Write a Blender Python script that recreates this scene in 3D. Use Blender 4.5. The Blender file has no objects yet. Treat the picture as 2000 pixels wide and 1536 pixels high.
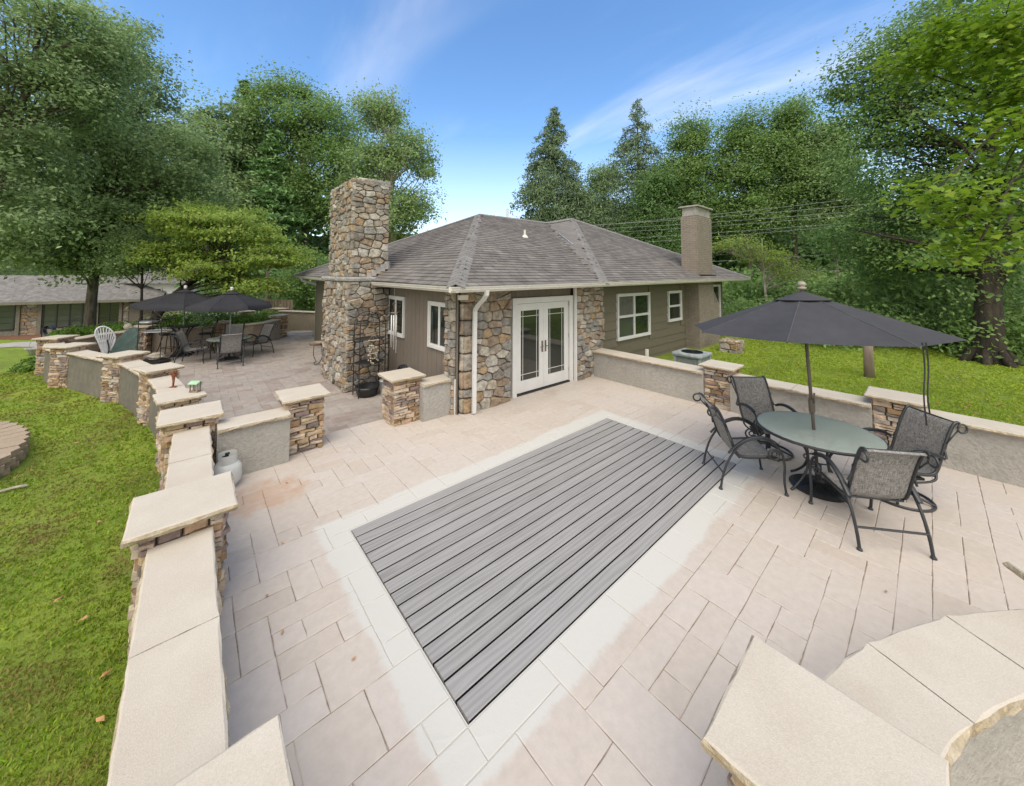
import bpy, math, random
import numpy as np
from math import sin, cos, pi, radians, hypot
C = bpy.context.scene.collection
scn = bpy.context.scene
V3 = lambda *a: np.array(a, float)

# ------------------------------------------------------------------ camera
YAW, PIT, ROL, CAMZ, FPX, CX, CY = 0.8624, 0.0524, 0.0049, 2.6893, 709.39, 989.03, 498.30
_F = V3(cos(YAW)*cos(PIT), sin(YAW)*cos(PIT), sin(PIT))
_R = V3(sin(YAW), -cos(YAW), 0); _U = np.cross(_R, _F)
CR, CU = _R*cos(ROL)+_U*sin(ROL), -_R*sin(ROL)+_U*cos(ROL)
CAM = V3(0, 0, CAMZ)
cd = bpy.data.cameras.new("camera"); cam = bpy.data.objects.new("camera", cd); C.objects.link(cam)
from mathutils import Matrix
mw = Matrix.Identity(4)
for i in range(3):
    mw[i][0], mw[i][1], mw[i][2], mw[i][3] = CR[i], CU[i], -_F[i], CAM[i]
cam.matrix_world = mw
cd.sensor_fit = 'HORIZONTAL'; cd.sensor_width = 36; cd.lens = FPX/2000*36
cd.shift_x = (1000-CX)/2000; cd.shift_y = (CY-768)/2000
cd.clip_start = 0.05; cd.clip_end = 800
scn.camera = cam

# ------------------------------------------------------------------ light
SUN_EL, SUN_AZ = radians(58), radians(222)      # azimuth: direction the sun stands in, measured from +X to +Y
w = bpy.data.worlds.new("World"); scn.world = w; w.use_nodes = True
nt = w.node_tree; nt.nodes.clear()
N = nt.nodes.new; L = nt.links.new
out = N('ShaderNodeOutputWorld'); bg = N('ShaderNodeBackground'); bg.inputs['Strength'].default_value = 0.13
sky = N('ShaderNodeTexSky'); sky.sky_type = 'NISHITA'; sky.sun_disc = False
sky.sun_elevation = SUN_EL; sky.sun_rotation = radians(90)-SUN_AZ
sky.altitude = 700; sky.air_density = 1.25; sky.dust_density = 0.4; sky.ozone_density = 4.0
tc = N('ShaderNodeTexCoord'); sp = N('ShaderNodeSeparateXYZ'); L(tc.outputs['Generated'], sp.inputs[0])
def mth(op, a, b=None, clamp=False):
    m = N('ShaderNodeMath'); m.operation = op; m.use_clamp = clamp
    for i, q in enumerate((a, b)):
        if q is None: continue
        if isinstance(q, (int, float)): m.inputs[i].default_value = q
        else: L(q, m.inputs[i])
    return m.outputs[0]
den = mth('ADD', mth('MAXIMUM', sp.outputs['Z'], 0.0), 0.12)
cb = N('ShaderNodeCombineXYZ'); L(mth('DIVIDE', sp.outputs['X'], den), cb.inputs[0]); L(mth('DIVIDE', sp.outputs['Y'], den), cb.inputs[1])
def cloud(rot, scale, sc, det, lo, hi, off=(0, 0, 0)):
    mp = N('ShaderNodeMapping'); mp.inputs['Rotation'].default_value = (0, 0, rot); mp.inputs['Scale'].default_value = scale
    mp.inputs['Location'].default_value = off
    L(cb.outputs[0], mp.inputs[0])
    no = N('ShaderNodeTexNoise'); no.inputs['Scale'].default_value = sc; no.inputs['Detail'].default_value = det
    no.inputs['Roughness'].default_value = 0.55; no.inputs['Distortion'].default_value = 0.4
    L(mp.outputs[0], no.inputs['Vector'])
    mr = N('ShaderNodeMapRange'); mr.interpolation_type = 'SMOOTHSTEP'; mr.inputs[1].default_value = lo; mr.inputs[2].default_value = hi
    L(no.outputs['Fac'], mr.inputs[0]); return mr.outputs[0]
c1 = cloud(radians(20), (1.0, 0.28, 1), 1.3, 8, 0.42, 0.80, (3.1, 1.7, 0))
c2 = cloud(radians(20), (1.6, 0.5, 1), 0.6, 3, 0.40, 0.65, (0.4, 4.0, 0))
wis = mth('MULTIPLY', c1, c2)
# clouds thicken to a pale veil low over the horizon
lowv = N('ShaderNodeMapRange'); lowv.inputs[1].default_value = 0.36; lowv.inputs[2].default_value = 0.0; lowv.inputs[3].default_value = 0.0; lowv.inputs[4].default_value = 0.34
L(sp.outputs['Z'], lowv.inputs[0])
# the soft light of the photograph: the sun stands behind a broad bright cloud sheet on its own side of the sky
sh = mth('ADD', mth('MULTIPLY', sp.outputs['X'], cos(SUN_AZ)), mth('MULTIPLY', sp.outputs['Y'], sin(SUN_AZ)))
veil = N('ShaderNodeMapRange'); veil.interpolation_type = 'SMOOTHSTEP'; veil.inputs[1].default_value = -0.33; veil.inputs[2].default_value = 0.15; veil.inputs[4].default_value = 0.92
L(sh, veil.inputs[0])
fac = mth('MAXIMUM', mth('MAXIMUM', mth('MULTIPLY', wis, 0.5), veil.outputs[0]), lowv.outputs[0], True)
mixs = N('ShaderNodeMix'); mixs.data_type = 'RGBA'; L(fac, mixs.inputs['Factor'])
hs = N('ShaderNodeHueSaturation'); hs.inputs['Saturation'].default_value = 1.12; hs.inputs['Value'].default_value = 1.15; L(sky.outputs[0], hs.inputs['Color'])
L(hs.outputs[0], mixs.inputs['A']); mixs.inputs['B'].default_value = (7.9, 7.5, 7.0, 1)
L(mixs.outputs['Result'], bg.inputs['Color']); L(bg.outputs[0], out.inputs[0])
sd = bpy.data.lights.new("sun", 'SUN'); sd.energy = 1.5; sd.angle = radians(45); sd.color = (1.0, 0.93, 0.82)
so = bpy.data.objects.new("sun", sd); C.objects.link(so)
sdir = V3(cos(SUN_EL)*cos(SUN_AZ), cos(SUN_EL)*sin(SUN_AZ), sin(SUN_EL))
from mathutils import Vector
so.rotation_euler = Vector(sdir).to_track_quat('Z', 'Y').to_euler()
so.location = (0, 0, 30)
vs = scn.view_settings
vs.view_transform = 'Standard'; vs.look = 'None'; vs.gamma = 1; vs.use_curve_mapping = False; vs.exposure = 0.78
scn.cycles.max_bounces = 9; scn.cycles.transparent_max_bounces = 6; scn.cycles.diffuse_bounces = 5; scn.cycles.transmission_bounces = 6

# ------------------------------------------------------------------ helpers
def ray(px, py): return _F + CR*(px-CX)/FPX + CU*(CY-py)/FPX
def at(px, py, z):
    d = ray(px, py); return CAM + d*((z-CAMZ)/d[2])
def onX(px, py, X): d = ray(px, py); return CAM + d*(X/d[0])
def onY(px, py, Y): d = ray(px, py); return CAM + d*(Y/d[1])
def far(px, py, D): d = ray(px, py); return CAM + d*(D/hypot(d[0], d[1]))
def LF(l, f, z=0): return V3(_R[0]*l+cos(YAW)*f, _R[1]*l+sin(YAW)*f, z)

ORG = {}
def tag(o, label=None, cat=None, group=None, kind=None):
    if label: o['label'] = label
    if cat: o['category'] = cat
    if group: o['group'] = group
    if kind: o['kind'] = kind
    return o
def empty(name, loc, label, cat, group=None, rz=0):
    o = bpy.data.objects.new(name, None); C.objects.link(o); o.location = loc; o.rotation_euler = (0, 0, rz)
    o.empty_display_size = 0.1
    ORG[o.name] = V3(*loc); return tag(o, label, cat, group, 'thing')
def link(name, me, parent=None):
    o = bpy.data.objects.new(name, me); C.objects.link(o)
    if parent is not None: o.parent = parent
    ORG[o.name] = ORG[parent.name] if parent is not None else V3(0, 0, 0)
    return o
def mesh_np(name, V, loops, starts, mats, midx=None, smooth=False):
    me = bpy.data.meshes.new(name)
    me.vertices.add(len(V)); me.vertices.foreach_set('co', np.asarray(V, np.float32).ravel())
    me.loops.add(len(loops)); me.loops.foreach_set('vertex_index', np.asarray(loops, np.int32))
    me.polygons.add(len(starts)); me.polygons.foreach_set('loop_start', np.asarray(starts, np.int32))
    if not isinstance(mats, (list, tuple)): mats = [mats]
    for m in mats: me.materials.append(m)
    if midx is not None: me.polygons.foreach_set('material_index', np.asarray(midx, np.int32))
    me.polygons.foreach_set('use_smooth', np.full(len(starts), bool(smooth)))
    me.update(calc_edges=True); return me
class MB:
    def __init__(s): s.V = []; s.F = []; s.M = []; s.n = 0
    def add(s, V, F, m=0):
        s.V.append(np.asarray(V, float)); 
        for f in F: s.F.append([i+s.n for i in f]); s.M.append(m)
        s.n += len(V); return s
    def box(s, x0, x1, y0, y1, z0, z1, m=0):
        V = [(x, y, z) for z in (z0, z1) for y in (y0, y1) for x in (x0, x1)]
        return s.add(V, [(0, 2, 3, 1), (4, 5, 7, 6), (0, 1, 5, 4), (2, 6, 7, 3), (0, 4, 6, 2), (1, 3, 7, 5)], m)
    def obox(s, c, ax, ay, az, m=0):     # oriented box, half axes
        c, ax, ay, az = map(lambda q: np.asarray(q, float), (c, ax, ay, az))
        V = [c+ax*i+ay*j+az*k for k in (-1, 1) for j in (-1, 1) for i in (-1, 1)]
        return s.add(V, [(0, 2, 3, 1), (4, 5, 7, 6), (0, 1, 5, 4), (2, 6, 7, 3), (0, 4, 6, 2), (1, 3, 7, 5)], m)
    def prism(s, poly, z0, z1, m=0):
        n = len(poly); V = [(p[0], p[1], z0) for p in poly]+[(p[0], p[1], z1) for p in poly]
        F = [tuple(range(n))[::-1], tuple(range(n, 2*n))]+[(i, (i+1) % n, n+(i+1) % n, n+i) for i in range(n)]
        return s.add(V, F, m)
    def tube(s, pts, r, seg=8, closed=False, m=0, caps=True, flat=None):
        P = [np.asarray(p, float) for p in pts]; n = len(P)
        R = r if hasattr(r, '__len__') else [r]*n
        V = []; up = None
        for i in range(n):
            if closed: t = P[(i+1) % n]-P[i-1]
            else: t = P[min(i+1, n-1)]-P[max(i-1, 0)]
            t = t/(np.linalg.norm(t)+1e-9)
            if up is None:
                a = V3(0, 0, 1) if abs(t[2]) < .9 else V3(1, 0, 0); up = a-t*(a@t)
            else: up = up-t*(up@t)
            up = up/(np.linalg.norm(up)+1e-9); si = np.cross(t, up)
            fa, fb = flat or (1, 1)
            for k in range(seg):
                a = 2*pi*(k+.5)/seg; V.append(P[i]+(up*cos(a)*fa+si*sin(a)*fb)*R[i])
        F = []
        for i in range(n if closed else n-1):
            j = (i+1) % n
            for k in range(seg): F.append((i*seg+k, i*seg+(k+1) % seg, j*seg+(k+1) % seg, j*seg+k))
        if caps and not closed: F += [tuple(range(seg))[::-1], tuple(range((n-1)*seg, n*seg))]
        return s.add(V, F, m)
    def lathe(s, prof, seg=20, o=(0, 0, 0), m=0):
        V = []; F = []
        for r, z in prof:
            for k in range(seg): V.append((o[0]+r*cos(2*pi*k/seg), o[1]+r*sin(2*pi*k/seg), o[2]+z))
        n = len(prof)
        for i in range(n-1):
            for k in range(seg): F.append((i*seg+k, i*seg+(k+1) % seg, (i+1)*seg+(k+1) % seg, (i+1)*seg+k))
        F += [tuple(range(seg))[::-1], tuple(range((n-1)*seg, n*seg))]
        return s.add(V, F, m)
    def grid(s, G, m=0):                # G[i][j] points
        a, b = len(G), len(G[0]); V = [p for row in G for p in row]
        return s.add(V, [(i*b+j, i*b+j+1, (i+1)*b+j+1, (i+1)*b+j) for i in range(a-1) for j in range(b-1)], m)
    def obj(s, name, mats, parent=None, smooth=False, kind=None, label=None):
        V = np.concatenate(s.V)
        if parent is not None: V = V-ORG[parent.name]
        loops = [i for f in s.F for i in f]; st = np.cumsum([0]+[len(f) for f in s.F[:-1]])
        o = link(name, mesh_np(name, V, loops, st, mats, s.M, smooth), parent)
        if kind: o['kind'] = kind
        if label: o['label'] = label
        return o
def dup(o, parent=None):
    c = o.copy(); C.objects.link(c); ORG[c.name] = V3(0, 0, 0)
    if parent is not None: c.parent = parent
    for ch in list(o.children): dup(ch, c)
    return c
def arc(c, r, a0, a1, n, ax=V3(1, 0, 0), ay=V3(0, 0, 1)):
    return [np.asarray(c)+ax*r*cos(a0+(a1-a0)*i/(n-1))+ay*r*sin(a0+(a1-a0)*i/(n-1)) for i in range(n)]
def smooth_path(P, k=3):
    P = [np.asarray(p, float) for p in P]
    for _ in range(k):
        Q = [P[0]]
        for a, b in zip(P[:-1], P[1:]): Q += [a*.75+b*.25, a*.25+b*.75]
        Q.append(P[-1]); P = Q
    return P
def inpoly(x, y, poly):
    c = False; n = len(poly)
    for i in range(n):
        x0, y0 = poly[i][:2]; x1, y1 = poly[i-1][:2]
        if (y0 > y) != (y1 > y) and x < (x1-x0)*(y-y0)/(y1-y0)+x0: c = not c
    return c

# ------------------------------------------------------------------ materials
def mat(name, cols, rough=.8, by='noise', nscale=2.0, ndetail=5, mottle=(.8, 1.2), mscale=8.0, bump=0.0, bscale=60, bdist=.01,
        metal=0, stretch=(1, 1, 1), spec=.35, sheen=0, cons=False, trans=0, extra=None, bdetail=4):
    m = bpy.data.materials.new(name); m.use_nodes = True; nt = m.node_tree; nt.nodes.clear()
    N = nt.nodes.new; L = nt.links.new
    o = N('ShaderNodeOutputMaterial'); b = N('ShaderNodeBsdfPrincipled')
    tc = N('ShaderNodeTexCoord'); mp = N('ShaderNodeMapping'); mp.inputs['Scale'].default_value = stretch
    L(tc.outputs['Object'], mp.inputs[0]); vec = mp.outputs[0]
    def noise(scale, detail=4, rough_=.55):
        n = N('ShaderNodeTexNoise'); n.inputs['Scale'].default_value = scale; n.inputs['Detail'].default_value = detail
        n.inputs['Roughness'].default_value = rough_; L(vec, n.inputs['Vector']); return n.outputs['Fac']
    def mt(op, a, b_=None):
        x = N('ShaderNodeMath'); x.operation = op
        for i, q in enumerate((a, b_)):
            if q is None: continue
            if isinstance(q, (int, float)): x.inputs[i].default_value = q
            else: L(q, x.inputs[i])
        return x.outputs[0]
    if by == 'noise':
        mr = N('ShaderNodeMapRange'); mr.inputs[1].default_value = .28; mr.inputs[2].default_value = .72; L(noise(nscale, ndetail), mr.inputs[0]); f = mr.outputs[0]
    else:
        oi = N('ShaderNodeObjectInfo'); ge = N('ShaderNodeNewGeometry')
        f = mt('FRACT', mt('ADD', oi.outputs['Random'], ge.outputs['Random Per Island']))
        if by == 'both':
            f = mt('ADD', mt('MULTIPLY', f, .6), mt('MULTIPLY', noise(nscale, ndetail), .4))
    cr = N('ShaderNodeValToRGB'); e = cr.color_ramp.elements; n = len(cols)
    if cons: cr.color_ramp.interpolation = 'CONSTANT'
    while len(e) < n: e.new(.5)
    for i, c in enumerate(cols):
        e[i].position = i/(n if cons else max(n-1, 1)); e[i].color = (*c, 1)
    L(f, cr.inputs[0]); col = cr.outputs[0]
    if mottle != (1, 1):
        mr = N('ShaderNodeMapRange'); mr.inputs[1].default_value = .3; mr.inputs[2].default_value = .7
        mr.inputs[3].default_value = mottle[0]; mr.inputs[4].default_value = mottle[1]; L(noise(mscale, 6, .65), mr.inputs[0])
        vm = N('ShaderNodeVectorMath'); vm.operation = 'SCALE'; L(col, vm.inputs[0]); L(mr.outputs[0], vm.inputs['Scale']); col = vm.outputs[0]
    env = dict(N=N, L=L, noise=noise, mt=mt, tc=tc, vec=vec, b=b, o=o, nt=nt)
    if extra: col = extra(env, col) or col
    L(col, b.inputs['Base Color']); b.inputs['Roughness'].default_value = rough; b.inputs['Metallic'].default_value = metal
    b.inputs['Specular IOR Level'].default_value = spec
    if bump:
        bn = N('ShaderNodeBump'); bn.inputs['Strength'].default_value = bump; bn.inputs['Distance'].default_value = bdist
        L(noise(bscale, bdetail, .65), bn.inputs['Height']); L(bn.outputs[0], b.inputs['Normal'])
    if trans:
        tr = N('ShaderNodeBsdfTranslucent'); L(col, tr.inputs['Color']); mx = N('ShaderNodeMixShader'); mx.inputs[0].default_value = trans
        L(b.outputs[0], mx.inputs[1]); L(tr.outputs[0], mx.inputs[2]); L(mx.outputs[0], o.inputs[0])
    else: L(b.outputs[0], o.inputs[0])
    return m

def mixc(env, fac, a, b):
    mx = env['N']('ShaderNodeMix'); mx.data_type = 'RGBA'
    if isinstance(fac, float): mx.inputs['Factor'].default_value = fac
    else: env['L'](fac, mx.inputs['Factor'])
    for k, q in (('A', a), ('B', b)):
        if isinstance(q, tuple): mx.inputs[k].default_value = (*q, 1)
        else: env['L'](q, mx.inputs[k])
    return mx.outputs['Result']
def maprange(env, v, a, b, c=0, d=1, smooth=True):
    mr = env['N']('ShaderNodeMapRange')
    if smooth: mr.interpolation_type = 'SMOOTHSTEP'
    for i, q in enumerate((a, b, c, d)): mr.inputs[i+1].default_value = q
    env['L'](v, mr.inputs[0]); return mr.outputs[0]

DX0, DX1, DY0, DY1 = 1.345, 5.975, 1.90, 4.055      # the deck inset
def patio_extra(env, col):
    N, L, mt, noise = env['N'], env['L'], env['mt'], env['noise']
    sp = N('ShaderNodeSeparateXYZ'); L(env['tc'].outputs['Object'], sp.inputs[0])
    dx = mt('SUBTRACT', mt('ABSOLUTE', mt('SUBTRACT', sp.outputs['X'], (DX0+DX1)/2)), (DX1-DX0)/2)
    dy = mt('SUBTRACT', mt('ABSOLUTE', mt('SUBTRACT', sp.outputs['Y'], (DY0+DY1)/2)), (DY1-DY0)/2)
    d = mt('MAXIMUM', dx, dy)
    d = mt('ADD', d, mt('MULTIPLY', mt('SUBTRACT', noise(1.3, 8, .7), .5), .30))
    d = mt('ADD', d, mt('MULTIPLY', mt('SUBTRACT', noise(25, 5, .7), .5), .05))
    f = maprange(env, d, .25, .31, .93, 0)
    # rust and brown damp stains
    st = maprange(env, noise(.9, 6, .6), .60, .78, 0, .45)
    col = mixc(env, st, col, (.34, .26, .20))
    # rust stain beside the gas bottle
    rx = mt('DIVIDE', mt('SUBTRACT', sp.outputs['X'], .75), .55); ry = mt('DIVIDE', mt('SUBTRACT', sp.outputs['Y'], 5.35), .45)
    rr = mt('ADD', mt('MULTIPLY', rx, rx), mt('MULTIPLY', ry, ry))
    rr = mt('ADD', rr, mt('MULTIPLY', mt('SUBTRACT', noise(5, 5, .6), .5), 2.2))
    col = mixc(env, maprange(env, rr, .1, 1.0, .55, 0), col, (.40, .24, .14))
    return mixc(env, f, col, (.51, .50, .465))

M = {}
M['tile'] = mat('stamped_concrete', [(0.418, 0.354, 0.298), (0.468, 0.413, 0.361), (0.485, 0.433, 0.39), (0.443, 0.384, 0.328)], rough=.75, by='both', nscale=1.3, mottle=(.93, 1.06), mscale=14, bump=.35, bscale=26, bdist=.006, extra=patio_extra, bdetail=7)
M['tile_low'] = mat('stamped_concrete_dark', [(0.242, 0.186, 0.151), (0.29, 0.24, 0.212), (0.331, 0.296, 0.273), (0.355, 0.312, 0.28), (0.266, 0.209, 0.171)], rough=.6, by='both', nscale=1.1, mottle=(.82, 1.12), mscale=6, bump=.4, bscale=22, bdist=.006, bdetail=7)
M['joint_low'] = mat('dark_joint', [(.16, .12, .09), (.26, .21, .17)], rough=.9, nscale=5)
M['joint'] = mat('joint', extra=patio_extra, cols=[(0.176, 0.123, 0.088), (0.37, 0.317, 0.264)], rough=.9, nscale=7, mottle=(.6, 1.2), mscale=30)
M['deck'] = mat('composite_board', [(.150, .150, .158), (.19, .19, .198)], rough=.6, by='rand', mottle=(1, 1), bump=.0)
M['black'] = mat('dark_gap', [(.01, .01, .01), (.015, .015, .015)], rough=.9)
ledge = [(.30, .20, .12), (.42, .31, .19), (.24, .18, .16), (.47, .37, .26), (.36, .27, .22), (.50, .42, .32), (.33, .22, .12), (.22, .18, .16), (.44, .30, .20), (.40, .36, .31), (.52, .40, .30)]
M['ledge'] = mat('ledgestone', ledge, rough=.85, by='rand', cons=True, mottle=(.62, 1.2), mscale=9, bump=.6, bscale=35, bdist=.015)
field = [(.29, .25, .20), (.38, .33, .26), (.31, .235, .165), (.25, .235, .21), (.42, .385, .32), (.33, .285, .23), (.36, .26, .16), (.27, .26, .24), (.36, .30, .23), (.22, .195, .165), (.45, .42, .37), (.29, .225, .17), (.33, .30, .26)]
M['field'] = mat('fieldstone', field, rough=.9, by='rand', cons=True, mottle=(.5, 1.35), mscale=9, bump=.9, bscale=24, bdist=.03)
M['mortar'] = mat('mortar', [(0.055, 0.045, 0.037), (0.11, 0.09, 0.072)], rough=.95, nscale=6)
M['cap'] = mat('cast_cap', [(0.449, 0.397, 0.327), (0.509, 0.465, 0.395)], rough=.85, nscale=3, mottle=(.90, 1.08), mscale=110, bump=.5, bscale=160, bdist=.004)
M['cap_edge'] = mat('rock_face_edge', [(0.336, 0.264, 0.16), (0.496, 0.432, 0.336)], rough=.9, nscale=14, mottle=(.7, 1.15), mscale=30, bump=.7, bscale=50, bdist=.02)
def stucco_extra(env, col):
    st = maprange(env, env['noise'](1.6, 7, .7), .55, .75, 0, .5)
    return mixc(env, st, col, (.20, .19, .17))
M['stucco'] = mat('stucco', [(0.32, 0.304, 0.272), (0.4, 0.384, 0.352)], rough=.9, nscale=1.5, mottle=(.85, 1.1), mscale=20, bump=.9, bscale=24, bdist=.02, extra=stucco_extra)
M['stucco_tan'] = mat('tan_stucco', [(0.288, 0.24, 0.184), (0.352, 0.296, 0.232)], rough=.9, nscale=1.2, mottle=(.85, 1.1), mscale=14, bump=.8, bscale=40, bdist=.012, extra=stucco_extra)
M['stucco_out'] = mat('weathered_shaded_stucco', [(0.127, 0.121, 0.098), (0.184, 0.161, 0.132)], rough=.95, nscale=1.2, mottle=(.8, 1.15), mscale=9, bump=.7, bscale=50, bdist=.01)  # weathered stucco, its colour darkened to hold the shade on the outer walls
M['siding'] = mat('taupe_siding', [(0.167, 0.141, 0.114), (0.189, 0.16, 0.13)], rough=.6, by='both', mottle=(.93, 1.05), mscale=5, bump=.15, bscale=90)
M['siding_g'] = mat('olive_taupe_siding', [(0.133, 0.118, 0.086), (0.153, 0.135, 0.099)], rough=.6, by='both', mottle=(.93, 1.05), mscale=5, bump=.15, bscale=90)
M['brick'] = mat('painted_brick', [(0.22, 0.185, 0.15), (0.26, 0.225, 0.185), (0.24, 0.2, 0.16)], rough=.7, by='both', mottle=(.85, 1.1), mscale=6, bump=.4, bscale=50)
M['brick_gap'] = mat('painted_brick_joint', [(0.156, 0.132, 0.108), (0.192, 0.156, 0.132)], rough=.9)
M['white'] = mat('white_paint', [(0.592, 0.592, 0.576), (0.64, 0.64, 0.632)], rough=.45, mottle=(.96, 1.02), nscale=3)
M['gutter'] = mat('cream_aluminium', [(0.607, 0.58, 0.524), (0.681, 0.662, 0.616)], rough=.4, nscale=2, mottle=(.85, 1.05), mscale=12)
M['soffit'] = mat('soffit_paint', [(0.4, 0.384, 0.352), (0.448, 0.432, 0.4)], rough=.7)
M['shingle'] = mat('asphalt_shingle', [(0.128, 0.116, 0.108), (0.158, 0.144, 0.133), (0.184, 0.169, 0.158), (0.143, 0.131, 0.124), (0.206, 0.189, 0.178)], rough=.92, by='rand', mottle=(.78, 1.15), mscale=2.2, bump=.4, bscale=160, bdist=.004)
M['shingle_dark'] = mat('old_asphalt_shingle', [(.13, .12, .115), (.17, .16, .155), (.21, .20, .19)], rough=.92, nscale=3, mottle=(.8, 1.15), mscale=6)
M['hipcap'] = mat('hip_shingle', [(0.173, 0.166, 0.16), (0.211, 0.205, 0.198)], rough=.9, by='rand', mottle=(.85, 1.12), mscale=5, bump=.4, bscale=160, bdist=.004)
def glass_dark(env, col):
    env['b'].inputs['Coat Weight'].default_value = .4
M['glass'] = mat('window_glass', [(.012, .016, .014), (.02, .024, .02)], rough=.04, mottle=(1, 1), spec=.9, nscale=.7)
M['glass_pale'] = mat('curtained_glass', [(0.045, 0.054, 0.05), (0.063, 0.072, 0.068)], rough=.08, mottle=(1, 1), spec=.8)
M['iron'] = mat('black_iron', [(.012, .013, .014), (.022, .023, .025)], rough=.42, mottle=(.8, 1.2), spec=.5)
M['chair_frame'] = mat('charcoal_metal', [(.020, .023, .027), (.030, .034, .040)], rough=.38, mottle=(.85, 1.15), spec=.5)
def weave(env, col):
    N, L = env['N'], env['L']
    mp = N('ShaderNodeMapping'); mp.inputs['Scale'].default_value = (260, 18, 18); L(env['tc'].outputs['Object'], mp.inputs[0])
    n = N('ShaderNodeTexNoise'); n.inputs['Scale'].default_value = 1; n.inputs['Detail'].default_value = 3; L(mp.outputs[0], n.inputs['Vector'])
    mp2 = N('ShaderNodeMapping'); mp2.inputs['Scale'].default_value = (18, 260, 260); L(env['tc'].outputs['Object'], mp2.inputs[0])
    n2 = N('ShaderNodeTexNoise'); n2.inputs['Scale'].default_value = 1; n2.inputs['Detail'].default_value = 3; L(mp2.outputs[0], n2.inputs['Vector'])
    f = env['mt']('ADD', env['mt']('MULTIPLY', n.outputs['Fac'], .5), env['mt']('MULTIPLY', n2.outputs['Fac'], .5))
    return mixc(env, maprange(env, f, .35, .65), (.085, .08, .076), (.36, .35, .335))
M['sling'] = mat('woven_sling', [(0.16, 0.16, 0.16), (0.24, 0.24, 0.24)], rough=.8, extra=weave)
M['canvas'] = mat('charcoal_canvas', [(0.038, 0.038, 0.043), (0.048, 0.048, 0.054)], rough=.85, mottle=(.9, 1.1), nscale=1.5, bump=.2, bscale=300, bdist=.002)
M['canvas_blk'] = mat('black_canvas', [(.018, .018, .022), (.026, .026, .032)], rough=.85, mottle=(.9, 1.1))
M['blind'] = mat('blind_slats', [(.16, .155, .14), (.20, .19, .17)], rough=.7)
M['hill'] = mat('wooded_hill', [(.018, .032, .012), (.05, .085, .028), (.03, .05, .018)], rough=1, nscale=1.2, mottle=(.4, 1.6), mscale=3, bump=1, bscale=2, bdist=.6)
M['seam'] = mat('canvas_seam', [(.075, .075, .082), (.09, .09, .10)], rough=.85)
M['bronze'] = mat('taupe_pole', [(.10, .08, .065), (.14, .115, .095)], rough=.4, mottle=(.9, 1.1), spec=.5)
M['finial'] = mat('stone_finial', [(.30, .26, .22), (.36, .31, .27)], rough=.6)
M['concrete'] = mat('plain_concrete', [(0.304, 0.288, 0.264), (0.368, 0.352, 0.328)], rough=.9, nscale=2, bump=.4, bscale=40)
M['steel'] = mat('galvanised_steel', [(0.36, 0.376, 0.384), (0.464, 0.48, 0.488)], rough=.38, metal=.6, nscale=4)
M['lead'] = mat('flashing', [(0.288, 0.28, 0.264), (0.416, 0.4, 0.384)], rough=.55, nscale=4, mottle=(.75, 1.1))
M['tank'] = mat('tank_white', [(0.496, 0.512, 0.496), (0.576, 0.584, 0.568)], rough=.35, mottle=(.9, 1.05))
M['ac'] = mat('hvac_grey', [(0.272, 0.304, 0.32), (0.336, 0.368, 0.384)], rough=.45)
M['rust'] = mat('rusty_metal', [(.14, .05, .03), (.30, .11, .05)], rough=.8, nscale=20)
M['mint'] = mat('mint_paint', [(0.304, 0.496, 0.32), (0.384, 0.56, 0.384)], rough=.6)
M['oldwood'] = mat('weathered_wood', [(.16, .12, .09), (.26, .21, .16)], rough=.85, nscale=6, stretch=(1, 1, .2))
M['bark'] = mat('bark', [(.085, .07, .055), (.16, .135, .11)], rough=.95, nscale=5, stretch=(1, 1, .25), mottle=(.6, 1.3), mscale=10, bump=1, bscale=14, bdist=.05)
M['bark_dark'] = mat('dark_bark', [(0.026, 0.021, 0.017), (0.064, 0.051, 0.039)], rough=.95, nscale=4, stretch=(1, 1, .2), mottle=(.6, 1.3), mscale=10, bump=1, bscale=10, bdist=.06)
M['bark_pale'] = mat('pale_bark', [(.28, .25, .20), (.42, .38, .32)], rough=.9, nscale=4, stretch=(1, 1, .4))
M['cable'] = mat('cable', [(0.24, 0.256, 0.256), (0.288, 0.304, 0.304)], rough=.5)
M['wing_white'] = mat('white_enamel', [(0.496, 0.512, 0.528), (0.576, 0.592, 0.608)], rough=.35)
M['wing_green'] = mat('green_enamel', [(.06, .10, .09), (.10, .15, .14)], rough=.35)
M['table_frame'] = M['chair_frame']
M['bamboo'] = mat('bamboo_and_shell', [(0.4, 0.336, 0.224), (0.528, 0.48, 0.384)], rough=.6, by='rand')
M['hose'] = mat('hose', [(.015, .02, .03), (.03, .04, .07)], rough=.35)
M['mulch'] = mat('mulch', [(.13, .06, .035), (.24, .12, .07)], rough=.95, nscale=8, mottle=(.5, 1.3), mscale=30, bump=.8, bscale=30, bdist=.03)
M['block'] = mat('retaining_block', [(0.287, 0.216, 0.151), (0.349, 0.276, 0.202), (0.25, 0.198, 0.151)], rough=.9, by='both', mottle=(.85, 1.1), mscale=20, bump=.6, bscale=50)
M['cream'] = mat('cream_wall', [(0.48, 0.4, 0.304), (0.528, 0.456, 0.36)], rough=.8)
M['blue'] = mat('slate_blue_paint', [(.20, .26, .36), (.24, .31, .42)], rough=.6)
M['wood_trim'] = mat('brown_grey_trim', [(.15, .14, .11), (.19, .175, .14)], rough=.8)
M['dry_leaf'] = mat('dry_leaf', [(.32, .14, .06), (.45, .26, .12), (.24, .12, .06)], rough=.8, by='rand')

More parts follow.
